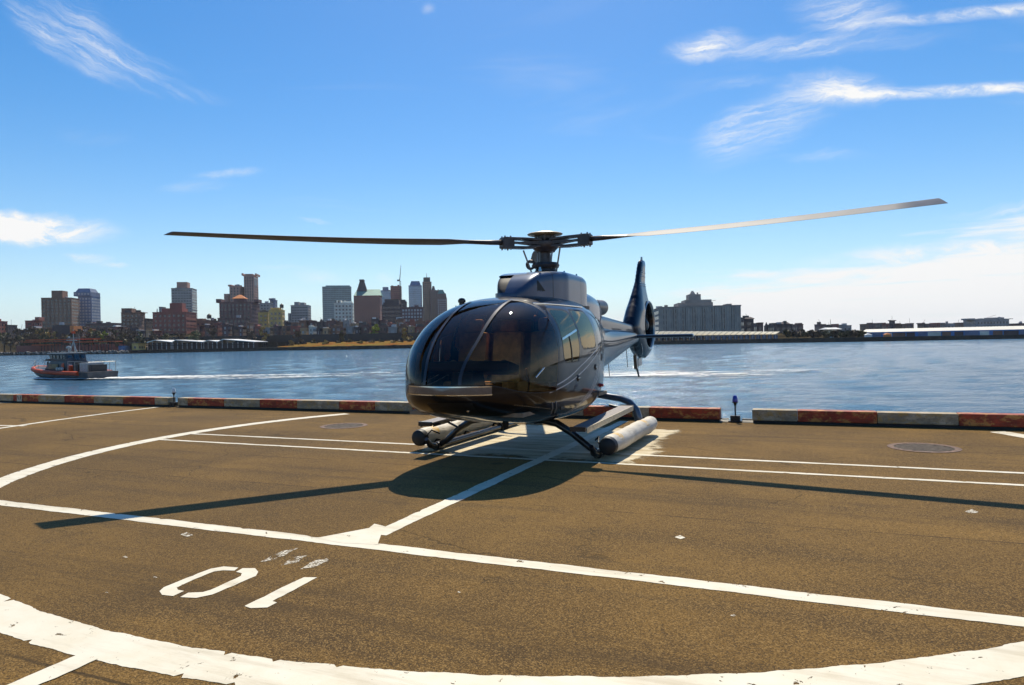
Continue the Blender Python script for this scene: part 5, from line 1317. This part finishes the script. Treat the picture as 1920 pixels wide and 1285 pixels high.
building('setback_building', 'massive plum brick building with corner turrets and a small orange pyramid roof', 411, 487, 567, 640, 'plum', 34, 0.12, 3.2, 3.5, .45, .55, blocks=[BX(411, 420, 562, name='corner_turret'), BX(478, 486, 562, name='corner_turret'), BX(441, 460, 561, name='lantern', d=9), ('hip', 438, 462, 553, {'mat': WM['orange'], 'z0': 560.5, 'ridge': 0.15, 'd': 12})], ledges=2)
building('brick_house', 'wide plum wing at the foot of the massive setback building', 408, 470, 597, 600, 'plum', 16, 0.1, 3.0, 3.4, .5, .6)
building('apartment_block', 'sunlit yellowish corner block right of the massive setback building', 484, 506, 587, 605, 'yellow', 16, 0.25)
building('office_slab', 'plain grey block behind the tan apartment house', 487, 512, 569, 800, 'grey', 16, 0.1, 2.6, 3.0, .6, .5)
building('office_slab', 'narrow blue block with a step, left of the tan apartment house', 506, 520, 563, 900, 'blue', 14, 0.1, blocks=[BX(506, 513, 560)])
building('apartment_block', 'tan apartment house with rows of windows and a roof water tank', 504, 534, 582, 590, 'yellow', 16, 0.18, 2.6, 3.2, .55, .55, blocks=[('tank', 524, 531, 569), BX(510, 526, 578)])
building('office_slab', 'broad grey block with two roof boxes standing alone against the sky', 545, 583, 573, 820, 'grey', 20, 0.12, 3.0, 3.0, .6, .4, blocks=[BX(554, 562, 567), BX(565, 572, 568), BX(543, 547, 588, z0=612, name='annex')])
building('glass_tower', 'teal glass office tower with a stepped left shoulder', 604, 659, 538, 1250, 'teal', 36, 0.2, 2.6, 3.6, .8, .6, plain('teal glazing', (0.09, 0.17, 0.20), 0.1, 0.2, 0.2, 0.1), blocks=[BX(612, 655, 536)])
building('apartment_block', 'pale apartment house with twin roof towers in front of the teal tower', 626, 663, 569, 640, 'white', 18, 0.16, 3.0, 3.1, .5, .5, blocks=[BX(632, 635, 564), BX(638, 641, 564), BX(644, 660, 566)])
building('courthouse', 'wide dark red building with a green copper roof and a steep spire', 663, 716, 555, 1000, 'red', 36, 0.1, 3.2, 3.6, .35, .5, blocks=[('hip', 666, 716, 543, {'mat': M_COPPER, 'ridge': 0.85, 'd': 34}), ('taper', 668, 690, 527, {'t': 0.35, 'mat': 'dark', 'z0': 552, 'd': 12}), BX(675, 683, 525, mat='dark', name='spire_cap', z0=528)], ledges=2)
building('glass_tower', 'pale blue office tower right of the green copper roof', 714, 738, 545, 1350, 'blue', 26, 0.1, 2.4, 3.6, .8, .7, M_WGLS, blocks=[BX(718, 728, 539)])
building('tower_under_construction', 'dark red tower under construction beneath the crane', 732, 753, 537, 1300, 'red', 24, 0.1, 3.0, 3.6, .9, .5, plain('open red floors', (0.20, 0.04, 0.04), 0.8), ledges=6)
building('office_block', 'dark block with a stepped top below the tower under construction', 716, 754, 572, 700, 'dark', 18, 0.12, 3.0, 3.4, blocks=[BX(722, 748, 562)])
building('office_block', 'small dark box block between the crane and the blue glass tower', 752, 763, 567, 760, 'dark', 12, 0.1)
building('glass_tower', 'bright blue glass tower with a chamfered crown', 766, 791, 536, 1350, 'blue', 28, 0.14, 2.4, 3.8, .85, .75, M_WGLS, blocks=[('taper', 768, 789, 528, {'t': 0.7, 'mat': M_WGLS, 'd': 22})])
building('office_block', 'grid fronted grey block in front of the blue glass tower', 752, 793, 577, 660, 'plum', 18, 0.12, 2.6, 3.0, .62, .6, M_WINL)
building('setback_tower', 'slim brown tower with a flat dark crown left of the domed tower', 792, 809, 529, 1200, 'brown', 22, 0.16, 2.6, 3.6, .4, .6, blocks=[BX(794, 806, 521, mat='dark'), ('mast', 799, 800.5, 512, {'r': .5, 'z0': 521})])
building('setback_tower', 'plum tower stepped up to a little gable beside the slim brown tower', 806, 824, 545, 1180, 'plum', 22, 0.12, 2.6, 3.6, .4, .6, blocks=[('taper', 809, 816, 537, {'t': 0.5})])
building('setback_tower', 'rounded plum tower with a green shoulder behind the helicopter nose', 819, 838, 560, 1160, 'plum', 22, 0.12, 2.6, 3.6, .5, .6, M_WINL, blocks=[('taper', 819, 837, 551, {'t': 0.86}), ('taper', 820, 834, 544, {'t': 0.5, 'mat': M_COPPER, 'z0': 551.5})])
# construction crane
cb_ = atd(751, 560, 1290); ct = atd(752, 497, 1290); cz = ground_z(751, 1290)
cr_ = empty('tower_crane', (cb_.x, cb_.y, cz), 0, label='thin construction crane rising above the dark red tower', category='crane')
hc = ct.z - cz; jm = atd(751, 527, 1290).z - cz
for q in range(4):
    sx_, sy_ = ((-1, -1), (1, -1), (1, 1), (-1, 1))[q]; MB().tube([(sx_ * 1.0, sy_ * 1.0, 0), (sx_ * 1.0, sy_ * 1.0, jm)], 0.22, 4).build('mast_leg', M_IRON, cr_)
br = MB(); nb = 26
for i in range(nb): br.tube([(-1, -1, jm * i / nb), (1, -1, jm * (i + 1) / nb)], 0.14, 4).tube([(1, 1, jm * i / nb), (-1, 1, jm * (i + 1) / nb)], 0.14, 4)
br.build('mast_bracing', M_IRON, cr_, kind='stuff')
MB().tube([(-1, 0, jm), (2, 0, hc)], [0.8, 0.3], 4).build('jib', M_IRON, cr_); MB().box((-3, 0, jm + 1), (5, 2.5, 3)).build('cab', M_IRON, cr_)

# rows of low houses on the heights
ORD = ['first', 'second', 'third', 'fourth', 'fifth', 'sixth', 'seventh', 'eighth', 'ninth', 'tenth', 'eleventh', 'twelfth', 'thirteenth', 'fourteenth', 'fifteenth', 'sixteenth', 'seventeenth', 'eighteenth', 'nineteenth', 'twentieth', 'twenty-first', 'twenty-second', 'twenty-third', 'twenty-fourth']
rb = random.Random(21); cols_h = ['brown', 'red', 'plum', 'grey', 'dark', 'pink', 'white', 'tan']; used_l = set()
def house_row(x, xend, ybase, depth, y_lo, y_hi, grp, place):
    i = 0; ords = ORD
    names = {'brown': 'brown brick', 'red': 'red brick', 'plum': 'plum brick', 'grey': 'grey stone', 'dark': 'sooty brick', 'pink': 'pinkish', 'white': 'pale rendered', 'tan': 'tan brick'}
    while x < xend:
        w = rb.uniform(11, 21); c = rb.choices(cols_h, [5, 5, 5, 3, 4, 2, 1.2, 1.5])[0]; yt = rb.uniform(y_lo, y_hi)
        bl = []
        if rb.random() < 0.6: bl.append(BX(x + w * .2, x + w * rb.uniform(.35, .6), yt - rb.uniform(2, 4), mat=rb.choice([c, M_WHITE, 'dark'])))
        if rb.random() < 0.4: bl.append(BX(x + 1, x + w - 1, yt - 0.9, mat=M_WHITE if rb.random() < .6 else 'tan', name='roof_edge'))
        building('row_house', f'{names[c]} house, {ords[min(i, 23)]} from the left in the {place}', x, x + w + 0.6, yt, depth + rb.uniform(-5, 5), c, 12, rb.uniform(0.02, 0.12), 2.6, 3.1, .42, .55, rb.choice([None, None, M_WINL]), bl, 'house', grp)
        x += w; i += 1
house_row(533, 850, 632, 560, 599, 608, 'houses in the upper row on the heights', 'upper row on the heights')
house_row(478, 840, 632, 525, 610, 617, 'houses in the lower row on the heights', 'lower row above the promenade')
house_row(34, 100, 640, 560, 614, 621, 'houses on the left slope', 'row on the left slope')
house_row(150, 300, 640, 555, 612, 622, 'houses below the brick blocks', 'row below the brown and red blocks')
house_row(369, 478, 640, 560, 606, 614, 'houses below the setback building', 'row below the setback building')

# promenade over the road, running along the heights
pr = [atd(x, y, shore_d(x) + 62) for x, y in ((225, 640), (480, 634), (860, 628))]
e = empty('promenade', (pr[1].x, pr[1].y, -0.8), 0, label='long dark two level promenade wall below the row houses', category='promenade')
for nm, yo, hh, mt in (('lower_wall', 4.0, 0, M_BULK), ('upper_slab', 0, 0, M_IRON)):
    b_ = MB(); P_ = []
    for i in range(25):
        x = 225 + (865 - 225) * i / 24; d = shore_d(x) + 62; yb = 640 - (x - 225) / 640 * 11
        p = atd(x, yb, d); P_.append(p)
    vs, fs = [], []
    for p in P_:
        if nm == 'lower_wall': z0, z1, y0, y1 = -1.5, p.z - 2.2, 3.0, 9
        else: z0, z1, y0, y1 = p.z - 2.6, p.z + 2.4, 0.0, 10
        for (yy, zz) in ((y0, z0), (y0, z1), (y1, z1), (y1, z0)): vs.append((p.x - pr[1].x, p.y + yy - pr[1].y, zz + 0.8))
    for i in range(len(P_) - 1):
        for j in range(4): fs.append((i * 4 + j, (i + 1) * 4 + j, (i + 1) * 4 + (j + 1) % 4, i * 4 + (j + 1) % 4))
    mobj(nm, vs, fs, mt, e)
for i in range(0, 25, 1):
    p = P_[i]; MB().box((p.x - pr[1].x, p.y - pr[1].y + 1.0, (p.z - 2.0 - 1.5 + 1.6) / 2), (1.2, 1.2, p.z - 2.0 + 1.5)).build('pier', M_IRON, e)
# autumn coloured meadow in front of it
def meadow_mat():
    m, nt, b = new_mat('dry meadow'); P = wpos(nt)
    c = mixc(nt, nz(nt, P, 0.09, 5, 0.7).smooth(0.4, 0.6), (0.24, 0.095, 0.025), (0.20, 0.15, 0.04)); c = mixc(nt, nz(nt, P, 0.35, 5, 0.7).smooth(0.5, 0.7), c, (0.05, 0.035, 0.02))
    nt.links.new(c, b.inputs['Base Color']); b.inputs['Roughness'].default_value = 0.9; b.inputs['Specular IOR Level'].default_value = 0.0; return m
vs, fs = [], []
for i in range(41):
    x = 520 + (900 - 520) * i / 40; d = shore_d(x)
    for off, zz in ((4, -0.5), (14, 0.4), (30, 1.5), (48, 2.0)):
        k = min(1.0, i / 6.0); r = ray(x, 640); vs.append((r[0] * (d + off), d + off, -0.5 + (zz + 0.5) * k + random.uniform(-.25, .25)))
for i in range(40):
    for j in range(3): fs.append((i * 4 + j, (i + 1) * 4 + j, (i + 1) * 4 + j + 1, i * 4 + j + 1))
mobj('shore_meadow', vs, fs, meadow_mat(), None, True, kind='structure')

# ---- waterside sheds on the left
def shed(label, x0, x1, ye, yr, depth, frac):
    a, b = atd(x0, ye, depth), atd(x1, ye, depth); w = b.x - a.x; zr = atd((x0 + x1) / 2, yr, depth).z; g0 = -0.7
    e = empty('market_shed', ((a.x + b.x) / 2, depth, g0), 0, label=label, category='shed', group='pale roofed sheds on the pier'); ze = a.z - g0; zr -= g0; D_ = 26; rx = w * (frac - 0.5)
    MB().add([(-w / 2, 0, ze), (rx, 0, zr), (rx, D_, zr), (-w / 2, D_, ze), (-w / 2, 0, ze - .4), (rx, 0, zr - .4), (rx, D_, zr - .4), (-w / 2, D_, ze - .4)], [(0, 1, 2, 3), (7, 6, 5, 4), (4, 5, 1, 0), (3, 2, 6, 7), (0, 3, 7, 4)]).build('roof_slope', M_TIN, e)
    MB().add([(rx, 0, zr), (w / 2, 0, ze), (w / 2, D_, ze), (rx, D_, zr), (rx, 0, zr - .4), (w / 2, 0, ze - .4), (w / 2, D_, ze - .4), (rx, D_, zr - .4)], [(0, 1, 2, 3), (7, 6, 5, 4), (4, 5, 1, 0), (3, 2, 6, 7), (1, 5, 6, 2)]).build('roof_slope', M_WHITE, e)
    n = max(3, int(w / 3.2))
    for i in range(n + 1):
        x = -w / 2 + 0.4 + (w - 0.8) * i / n; h = ze + (zr - ze) * max(0, 1 - abs(x - rx) / (w * 0.6)) - 0.6
        MB().box((x, 0.6, h / 2), (0.35, 0.35, h)).build('post', M_WINL, e)
    MB().box((0, 9, ze * 0.42), (w - 1, 0.3, ze * 0.8)).build('back_wall', WM['dark'], e)
    MB().box((0, 0.5, ze * 0.55), (w, 0.25, 0.35)).build('tie_beam', M_IRON, e)
dS = shore_d(360) + 12
shed('first pale gabled shed on the pier, next to the yellow kiosk', 275, 321, 642, 637.5, dS, .32)
shed('second and widest pale gabled shed on the pier', 322, 378, 642, 637, dS, .12)
shed('third and smallest pale gabled shed on the pier', 380, 407, 641, 638, dS, .38)
shed('fourth pale gabled shed, at the right end of the pier', 405, 476, 642, 635.5, dS - 4, .18)
building('kiosk', 'yellow kiosk on the pier left of the pale sheds', 247, 273, 644, shore_d(260) + 10, 'yellow', 10, 0.05, 2.5, 3.0, .5, .5, base=-0.8, roof=False, cornice=False, blocks=[BX(247, 273, 643, mat=M_TIN, d=11, name='flat_roof')])
building('container', 'blue container shed beside the yellow kiosk', 222, 245, 648.5, shore_d(230) + 8, plain('blue container steel', (0.06, 0.14, 0.30), 0.5, 0, 0.3, 0.6), 8, 0.05, base=-0.8, win=False, cornice=False)
# orange terrace
M_ORG = plain('orange awning', (0.62, 0.10, 0.025), 0.7, 0, 0.2, 0.3)
e0 = atd(130, 640, shore_d(130) + 16)
ter = empty('orange_terrace', (e0.x, e0.y, -0.8), 0, label='long orange roofed terrace on the bank behind the patrol boat', category='pavilion')
for x0, x1, y0, y1, off in ((48, 176, 635.5, 638.5, 16), (45, 120, 640.0, 642, 12), (120, 216, 639.5, 643, 11), (60, 100, 646, 648, 9)):
    d = shore_d((x0 + x1) / 2) + off; a, b = atd(x0, y1, d), atd(x1, y0, d)
    MB().box(((a.x + b.x) / 2 - e0.x, d - e0.y + 4, (a.z + b.z) / 2 + 0.8), (b.x - a.x, 9, max(0.5, b.z - a.z + (x1 - x0) * 0.0))).build('awning', M_ORG, ter)
for k in range(26):
    x = 52 + k * 6.3; d = shore_d(x) + 12; p = atd(x, 641, d); MB().box((p.x - e0.x, d - e0.y, (p.z + 0.8) / 2), (0.3, 0.3, p.z + 0.8)).build('post', M_IRON, ter)
a, b = atd(50, 645, shore_d(60) + 20), atd(214, 645, shore_d(200) + 20)
MB().box(((a.x + b.x) / 2 - e0.x, 6, 2.2), (b.x - a.x, 4, 4.4)).build('back_wall', WM['red'], ter)
building('pavilion_box', 'dark cabin with a bright orange end wall above the terrace', 98, 146, 611, shore_d(120) + 60, 'dark', 10, 0.03, win=False, cornice=False, blocks=[BX(139, 146, 611.5, mat='orange', z0=624, d=11, name='end_wall'), BX(105, 140, 609.5, mat=M_IRON, name='roof_edge')])
# low rubble bank by the boat
# ---- right bank
big = building('warehouse_block', 'huge grey warehouse block with tall ribs and a central tower, right of the tail fin', 1226, 1387, 575.5, 470, wallm('weathered concrete', (0.21, 0.185, 0.165)), 40, -0.10, 2.6, 3.3, .5, .6, blocks=[BX(1268, 1330, 569, name='upper_storey', d=24), BX(1281, 1329, 563.5, name='upper_storey', d=18), BX(1289, 1311, 553, name='tower', d=12, z0=564), ('taper', 1293, 1303, 546, {'t': 0.3, 'd': 6, 'z0': 553, 'name': 'tower_roof'}), BX(1306.5, 1308.5, 549, name='chimney', z0=553, d=2), BX(1357, 1366, 571, name='roof_box'), BX(1335, 1383, 573.5, name='roof_box')])
M_RIB = plain('pale concrete ribs', (0.36, 0.335, 0.30), 0.85, 0, 0.15, 0.2)
wall_ = [c for c in bpy.data.objects if c.parent == big and c.name.startswith('wall')][0]
bw = Vector([max(v.co[k] for v in wall_.data.vertices) - min(v.co[k] for v in wall_.data.vertices) for k in range(3)])
for i in range(34):
    x = -bw.x / 2 + bw.x * (i + 0.0) / 33; MB().box((x, -20.25, bw.z / 2), (1.0 if i % 4 else 1.9, 0.9, bw.z - 0.5)).build('rib', M_RIB, big)
building('old_factory', 'dark factory block with a gabled roof right of the huge grey block', 1386, 1413, 599, 520, 'dark', 16, -0.1, blocks=[('hip', 1394, 1412, 594.5, {'ridge': .5})])
building('old_factory', 'lower dark factory wing second right of the huge grey block', 1411, 1431, 607, 530, 'plum', 14, -0.1, blocks=[BX(1421, 1428, 605)])
building('church', 'dark low church with a steep central roof on the right bank', 1440, 1486, 609, 560, 'dark', 16, -0.05, blocks=[('taper', 1463, 1478, 602, {'t': 0.1}), BX(1446, 1452, 606)])
building('old_factory', 'long low dark block right of the low church', 1484, 1506, 609, 580, 'plum', 14, -0.05, blocks=[BX(1494, 1500, 606)])
building('church', 'tiny slate spire between the factory and the low church', 1433, 1440, 612, 580, 'dark', 6, 0, win=False, blocks=[('taper', 1434.5, 1439, 604, {'t': 0.05, 'd': 3})])
xs0 = [(1527, 1548, 609), (1546, 1560, 611), (1558, 1572, 608.5), (1570, 1596, 611), (1612, 1628, 608.5), (1626, 1642, 607.5), (1640, 1652, 606.5), (1650, 1669, 607.5), (1667, 1678, 602.5), (1678, 1700, 608.5), (1698, 1712, 607), (1720, 1745, 608), (1743, 1762, 606.5), (1760, 1790, 607.5), (1788, 1806, 606)]
o_ = ['first', 'second', 'third', 'fourth', 'fifth', 'sixth', 'seventh', 'eighth', 'ninth', 'tenth', 'eleventh', 'twelfth', 'thirteenth', 'fourteenth', 'fifteenth']
for i, (a, b, y) in enumerate(xs0):
    c = ['plum', 'dark', 'red', 'grey', 'brown'][i % 5]
    if i == 8: building('church_tower', 'square dark church tower rising from the far right roofs', a, b, y, 700, 'dark', 8, 0, blocks=[BX(a + .5, a + 2, y - 2, d=6), BX(b - 2, b - .5, y - 2, d=6)], cat='church')
    else: building('far_house', f'low far house, {o_[i]} from the left along the right skyline', a, b + 0.5, y, 680 + 14 * (i % 4), c, 14, -0.05, 3.2, 3.4, .4, .5, None, [BX(a + 3, a + 7, y - 2)] if i % 2 else [], 'house', 'low houses along the right skyline')
building('hospital_block', 'broad grey institutional block at the far right of the skyline', 1806, 1892, 600, 760, 'grey', 24, -0.05, 3.2, 3.4, blocks=[BX(1810, 1822, 597.5), BX(1826, 1850, 598), BX(1852, 1864, 596), BX(1866, 1874, 595.5), BX(1868, 1890, 598)])
building('far_house', 'low far roofs at the right edge of the skyline', 1890, 1960, 607, 760, 'plum', 20, -0.05, cat='house')
# sawtooth canopies
n = 22
M_CANOPY = plain('cream canopy sheet', (0.50, 0.46, 0.34), 0.6, 0, 0.2, 0.3)
for i in range(n):
    x0 = 1228 + i * 10.75; x1 = x0 + 8.4; d = shore_d(x0) + 22; yt, yb = 621.0 + (x0 - 1228) * 0.004, 630.0 - (x0 - 1228) * 0.014
    a, b = atd(x0, yb, d), atd(x1, yt, d); g0 = -0.75
    e = empty('pier_canopy', (a.x, d, g0), 0, label=f'pale sawtooth roofed bay of the pier shed, {ORD[i]} from the tail fin', category='canopy', group='sawtooth bays of the pier shed on the right bank')
    w = b.x - a.x; ze, zt = a.z - g0, b.z - g0
    MB().add([(0, 0, ze), (w, 0, zt), (w, 14, zt), (0, 14, ze), (0, 0, ze - .25), (w, 0, zt - .25), (w, 14, zt - .25), (0, 14, ze - .25)], [(0, 1, 2, 3), (7, 6, 5, 4), (4, 5, 1, 0), (1, 5, 6, 2), (3, 2, 6, 7), (0, 3, 7, 4)]).build('roof', M_CANOPY, e)
    MB().box((0.2, 0.3, ze / 2), (0.3, 0.3, ze)).build('post', M_WINL, e); MB().box((w / 2, 3, ze * 0.45), (w - 0.2, 0.3, ze * 0.85)).build('wall', WM['blue'] if i > 8 else WM['dark'], e)
# blue warehouse with a long white roof
M_BLW = plain('blue cladding', (0.05, 0.20, 0.52), 0.5, 0, 0.15, 0.4)
P0, P1 = atd(1614, 631, shore_d(1614) + 26), atd(1935, 628, shore_d(1935) + 10)
wr = empty('blue_warehouse', ((P0.x + P1.x) / 2, (P0.y + P1.y) / 2, -0.75), 0, label='long blue warehouse with a white roof at the right edge of the far bank', category='warehouse')
L0 = Vector((P0.x - wr.location.x, P0.y - wr.location.y)); L1 = Vector((P1.x - wr.location.x, P1.y - wr.location.y)); dirn = (L1 - L0).normalized(); nrm = Vector((-dirn.y, dirn.x))
zt0, zt1 = 3.2, atd(1900, 621, P1.y).z + .75; zt0 = zt1 = max(zt1, 2.5); zrg = atd(1900, 612, P1.y + 8).z + .75; Wd = 20.0
q0, q1, r0, r1, b0, b1 = L0, L1, L0 + nrm * Wd / 2, L1 + nrm * Wd / 2, L0 + nrm * Wd, L1 + nrm * Wd
MB().add([(q0.x, q0.y, 0), (q1.x, q1.y, 0), (q1.x, q1.y, zt0), (q0.x, q0.y, zt0)], [(0, 1, 2, 3)]).build('front_wall', M_BLW, wr)
MB().add([(q1.x, q1.y, 0), (b1.x, b1.y, 0), (b1.x, b1.y, zt0), (r1.x, r1.y, zrg), (q1.x, q1.y, zt0)], [(0, 1, 2, 3, 4)]).build('gable_wall', M_BLW, wr)
MB().add([(q0.x, q0.y, 0), (b0.x, b0.y, 0), (b0.x, b0.y, zt0), (r0.x, r0.y, zrg), (q0.x, q0.y, zt0)], [(4, 3, 2, 1, 0)]).build('gable_wall', M_BLW, wr)
M_CRM = plain('cream roof sheet', (0.74, 0.70, 0.58), 0.55, 0, 0.1, 0.3)
MB().add([(q0.x, q0.y - .3, zt0), (q1.x, q1.y - .3, zt0), (r1.x, r1.y, zrg + .1), (r0.x, r0.y, zrg + .1)], [(0, 1, 2, 3)]).build('roof_slope', M_CRM, wr)
MB().add([(r0.x, r0.y, zrg + .1), (r1.x, r1.y, zrg + .1), (b1.x, b1.y, zt0), (b0.x, b0.y, zt0)], [(0, 1, 2, 3)]).build('roof_slope', M_CRM, wr)
for k in range(14):
    c = L0.lerp(L1, (k + 0.5) / 14) - nrm * 0.12; MB().box((c.x, c.y, zt0 * 0.42), (3.6 if k % 3 else 5.5, 0.15, zt0 * 0.75), rz=math.atan2(dirn.y, dirn.x)).build('loading_door', [WM['dark'], WM['blue'], WM['white'], WM['brown']][k % 4], wr)
building('quonset_shed', 'small shed with a white roof left of the blue warehouse', 1545, 1568, 619, shore_d(1560) + 50, 'white', 10, 0, win=False, cornice=False, blocks=[('hip', 1543, 1570, 614.5, {'mat': M_WHITE, 'd': 12, 'ridge': .8})], base=-0.8)
# moored bits on the right bank
for i, (x, y, mt, nm) in enumerate(((1630, 629.5, M_WHITE, 'white'), (1666, 631, WM['orange'], 'orange'))):
    p = gnd(x, y + 3, -0.6); d = shore_d(x) + 1.5; p = atd(x, y + 2, d)
    e = empty('work_tent', (p.x, d + 1, -0.7), 0, label=f'small {nm} work tent on the quay before the blue warehouse', category='tent')
    MB().box((0, 0, 0.6), (3.0, 2.0, 1.2), taper=0.9).build('tent_wall', mt, e); MB().box((0, 0, 1.6), (3.2, 2.2, 0.8), taper=0.1).build('tent_roof', mt, e)

# ---- trees
def leafm(name, col):
    m, nt, b = new_mat(name); P = wpos(nt)
    c = mixc(nt, nz(nt, P, 0.5, 4, 0.7).smooth(0.35, 0.65), tuple(k * 0.6 for k in col), tuple(k * 1.3 for k in col)); nt.links.new(c, b.inputs['Base Color']); b.inputs['Roughness'].default_value = 0.7; return m
LM = {'olive': leafm('olive spring leaves', (0.10, 0.085, 0.03)), 'bare': leafm('bare brown twigs', (0.10, 0.065, 0.038)), 'lime': leafm('fresh lime leaves', (0.36, 0.38, 0.03)), 'gold': leafm('golden blossom', (0.38, 0.25, 0.06)), 'green': leafm('dull green leaves', (0.07, 0.085, 0.035))}
M_BARK = plain('bark', (0.06, 0.045, 0.035), 0.9, 0, 0.4, 1.0)
def tree(label, x, ytop, ybase, depth, wpx, kind, n=420):
    rt = random.Random(int(x * 13 + ytop)); p = atd(x, ybase, depth); zt = atd(x, ytop, depth).z; z0 = min(p.z, ground_z(x, depth)); H = zt - z0; rw = wpx / 2 / FPX * depth
    e = empty('tree', (p.x, depth, z0), rt.uniform(0, 6), label=label, category='tree', group='spring trees on the far bank')
    tb = MB().tube([(0, 0, -0.4), (0.1, 0, H * .25), (rt.uniform(-.3, .3), rt.uniform(-.3, .3), H * .8)], [H * .03, H * .024, H * .006], 7)
    for k in range(7):
        t = rt.uniform(0, 6.28); h0 = H * rt.uniform(.2, .55); L = rw * rt.uniform(.5, .9)
        tb.tube([(0, 0, h0), (L * .5 * math.cos(t), L * .5 * math.sin(t), h0 + H * .14), (L * math.cos(t), L * math.sin(t), h0 + H * rt.uniform(.2, .38))], [H * .013, H * .009, H * .003], 5)
    tb.build('trunk', M_BARK, e)
    V_, F_ = [], []
    cl_ = [(rt.gauss(0, .42), rt.gauss(0, .42), rt.uniform(.28, .86), rt.uniform(.22, .42)) for _ in range(13)]
    for k in range(n):
        cx, cy, cz_, cr = rt.choice(cl_); d = Vector((rt.gauss(0, 1), rt.gauss(0, 1), rt.gauss(0, 1))).normalized() * cr * rt.uniform(.5, 1.0)
        c = Vector(((cx + d.x) * rw, (cy + d.y) * rw, min(H * 0.995, H * cz_ + d.z * rw * 0.8))); s = rt.uniform(.45, 1.0) * max(1.0, rw / 6)
        a = Vector((rt.gauss(0, 1), rt.gauss(0, 1), rt.gauss(0, 1))).normalized() * s; b = a.cross(Vector((rt.gauss(0, 1), rt.gauss(0, 1), rt.gauss(0, 1)))).normalized() * s
        i = len(V_); V_ += [c - a, c + b, c + a, c - b * .8]; F_.append((i, i + 1, i + 2, i + 3))
    mobj('crown', V_, F_, LM[kind], e, kind='stuff')
tl = [(8, 611, 640, 30, 'olive', 'at the left edge of the picture'), (32, 612, 640, 26, 'bare', 'second from the left edge'), (55, 608, 638, 28, 'bare', 'below the low red house'), (72, 614, 640, 24, 'gold', 'left of the orange terrace roof'), (88, 609, 634, 26, 'olive', 'below the brown slab'),
      (100, 618, 636, 16, 'gold', 'just left of the dark cabin'), (152, 606, 634, 22, 'bare', 'right of the dark cabin'), (166, 611, 636, 18, 'gold', 'below the blue grey tower'), (182, 614, 638, 18, 'olive', 'right of the small golden tree'), (196, 618, 638, 14, 'lime', 'small and fresh green by the long low block'),
      (214, 611, 636, 22, 'olive', 'left of the brown stepped block'), (236, 608, 636, 24, 'bare', 'before the brown stepped block'), (252, 614, 640, 18, 'bare', 'at the right foot of the brown stepped block'), (372, 614, 640, 18, 'olive', 'right of the red mill'), (400, 608, 636, 20, 'bare', 'below the water tank'),
      (497, 606, 632, 18, 'gold', 'before the tan apartment house'), (470, 616, 636, 16, 'bare', 'below the setback building'), (762, 612, 628, 20, 'gold', 'right of the bright lime tree'), (560, 616, 634, 14, 'bare', 'on the promenade left part'), (640, 617, 632, 14, 'olive', 'on the promenade middle part')]
for x, yt, yb, w, k, wh_ in tl:
    nm = {'olive': 'olive leaved', 'bare': 'bare brown', 'gold': 'golden', 'lime': 'pale lime', 'green': 'green'}[k]
    tree(f'{nm} spring tree {wh_}', x, yt, yb, shore_d(x) + 52, w, k, 300)
tree('bright lime green tree before the row houses on the heights', 703, 604, 628, shore_d(703) + 76, 22, 'lime', 700)
for i, x in enumerate((1532, 1549, 1566, 1582, 1598, 1612)):
    tree(f'low shrubby tree, {o_[i]} from the left before the blue warehouse', x, 621 - (i % 3), 636, shore_d(x) + 14, 20, 'olive' if i % 2 else 'bare', 240)
for i, x in enumerate((1475, 1492, 1508, 1522)):
    tree(f'low brown tree, {o_[i]} from the left right of the sawtooth canopies', x, 617 + (i % 2), 634, shore_d(x) + 30, 20, 'bare' if i % 2 else 'olive', 240)
for i, x in enumerate((548, 566, 590, 612, 634, 655, 676, 694, 716, 738, 752, 768)):
    tree(f'low meadow shrub, {ORD[i]} from the left along the far meadow', x, 638.5 - (i % 3) * 1.5, 649, shore_d(x) + 22 + 6 * (i % 3), 11 + 4 * (i % 2), ('gold', 'bare', 'olive')[i % 3], 160)
for i, x in enumerate((20, 44, 64, 84, 112, 128, 160, 176, 205, 226, 246, 262, 286, 312, 340, 366)):
    tree(f'dark scrubby tree, {ORD[i]} from the left at the foot of the left slope', x, 624 - (i % 4) * 1.5, 642, shore_d(x) + 34 + 5 * (i % 3), 24, ('bare', 'olive', 'bare', 'green')[i % 4], 260)
# rubble along the bank near the boat
rr_ = random.Random(4); rub = MB()
for k in range(420):
    x = rr_.uniform(-40, 240); d = shore_d(x) - 0.5 + rr_.uniform(-1.5, 2.2); r = ray(x, 650); s = rr_.uniform(.35, .9)
    rub.box((r[0] * d, d, -1.9 + rr_.uniform(0, 1.2)), (s * 1.4, s, s), rr_.uniform(0, 3), rr_.uniform(0, 1))
rub.build('rubble_bank', plain('pale rubble', (0.26, 0.24, 0.22), 0.9, 0, 0.4, 0.5), kind='stuff')
# piles under the left pier
for i in range(40):
    x = 224 + i * 6.2; d = shore_d(x) - 1.0; r = ray(x, 655)
    e = MB().tube([(0, 0, -1.0), (0, 0, 1.75)], 0.22, 6).build('pile', M_BULK, label='dark timber pile at the water edge under the left pier', category='pile', group='timber piles under the left pier'); e.location = (r[0] * d, d, WATER_Z)

# ================================================================== AIR between here and the far bank
m, nt, b = new_mat('thin river haze'); nt.nodes.remove(b)
pv = nt.nodes.new('ShaderNodeVolumePrincipled'); pv.inputs['Color'].default_value = (0.88, 0.93, 1.0, 1); pv.inputs['Density'].default_value = 0.00006; pv.inputs['Anisotropy'].default_value = 0.2
nt.links.new(pv.outputs[0], nt.nodes['Material Output'].inputs['Volume'])
MB().box((0, 0, 70), (10100, 10100, 160)).build('haze', m, kind='stuff')
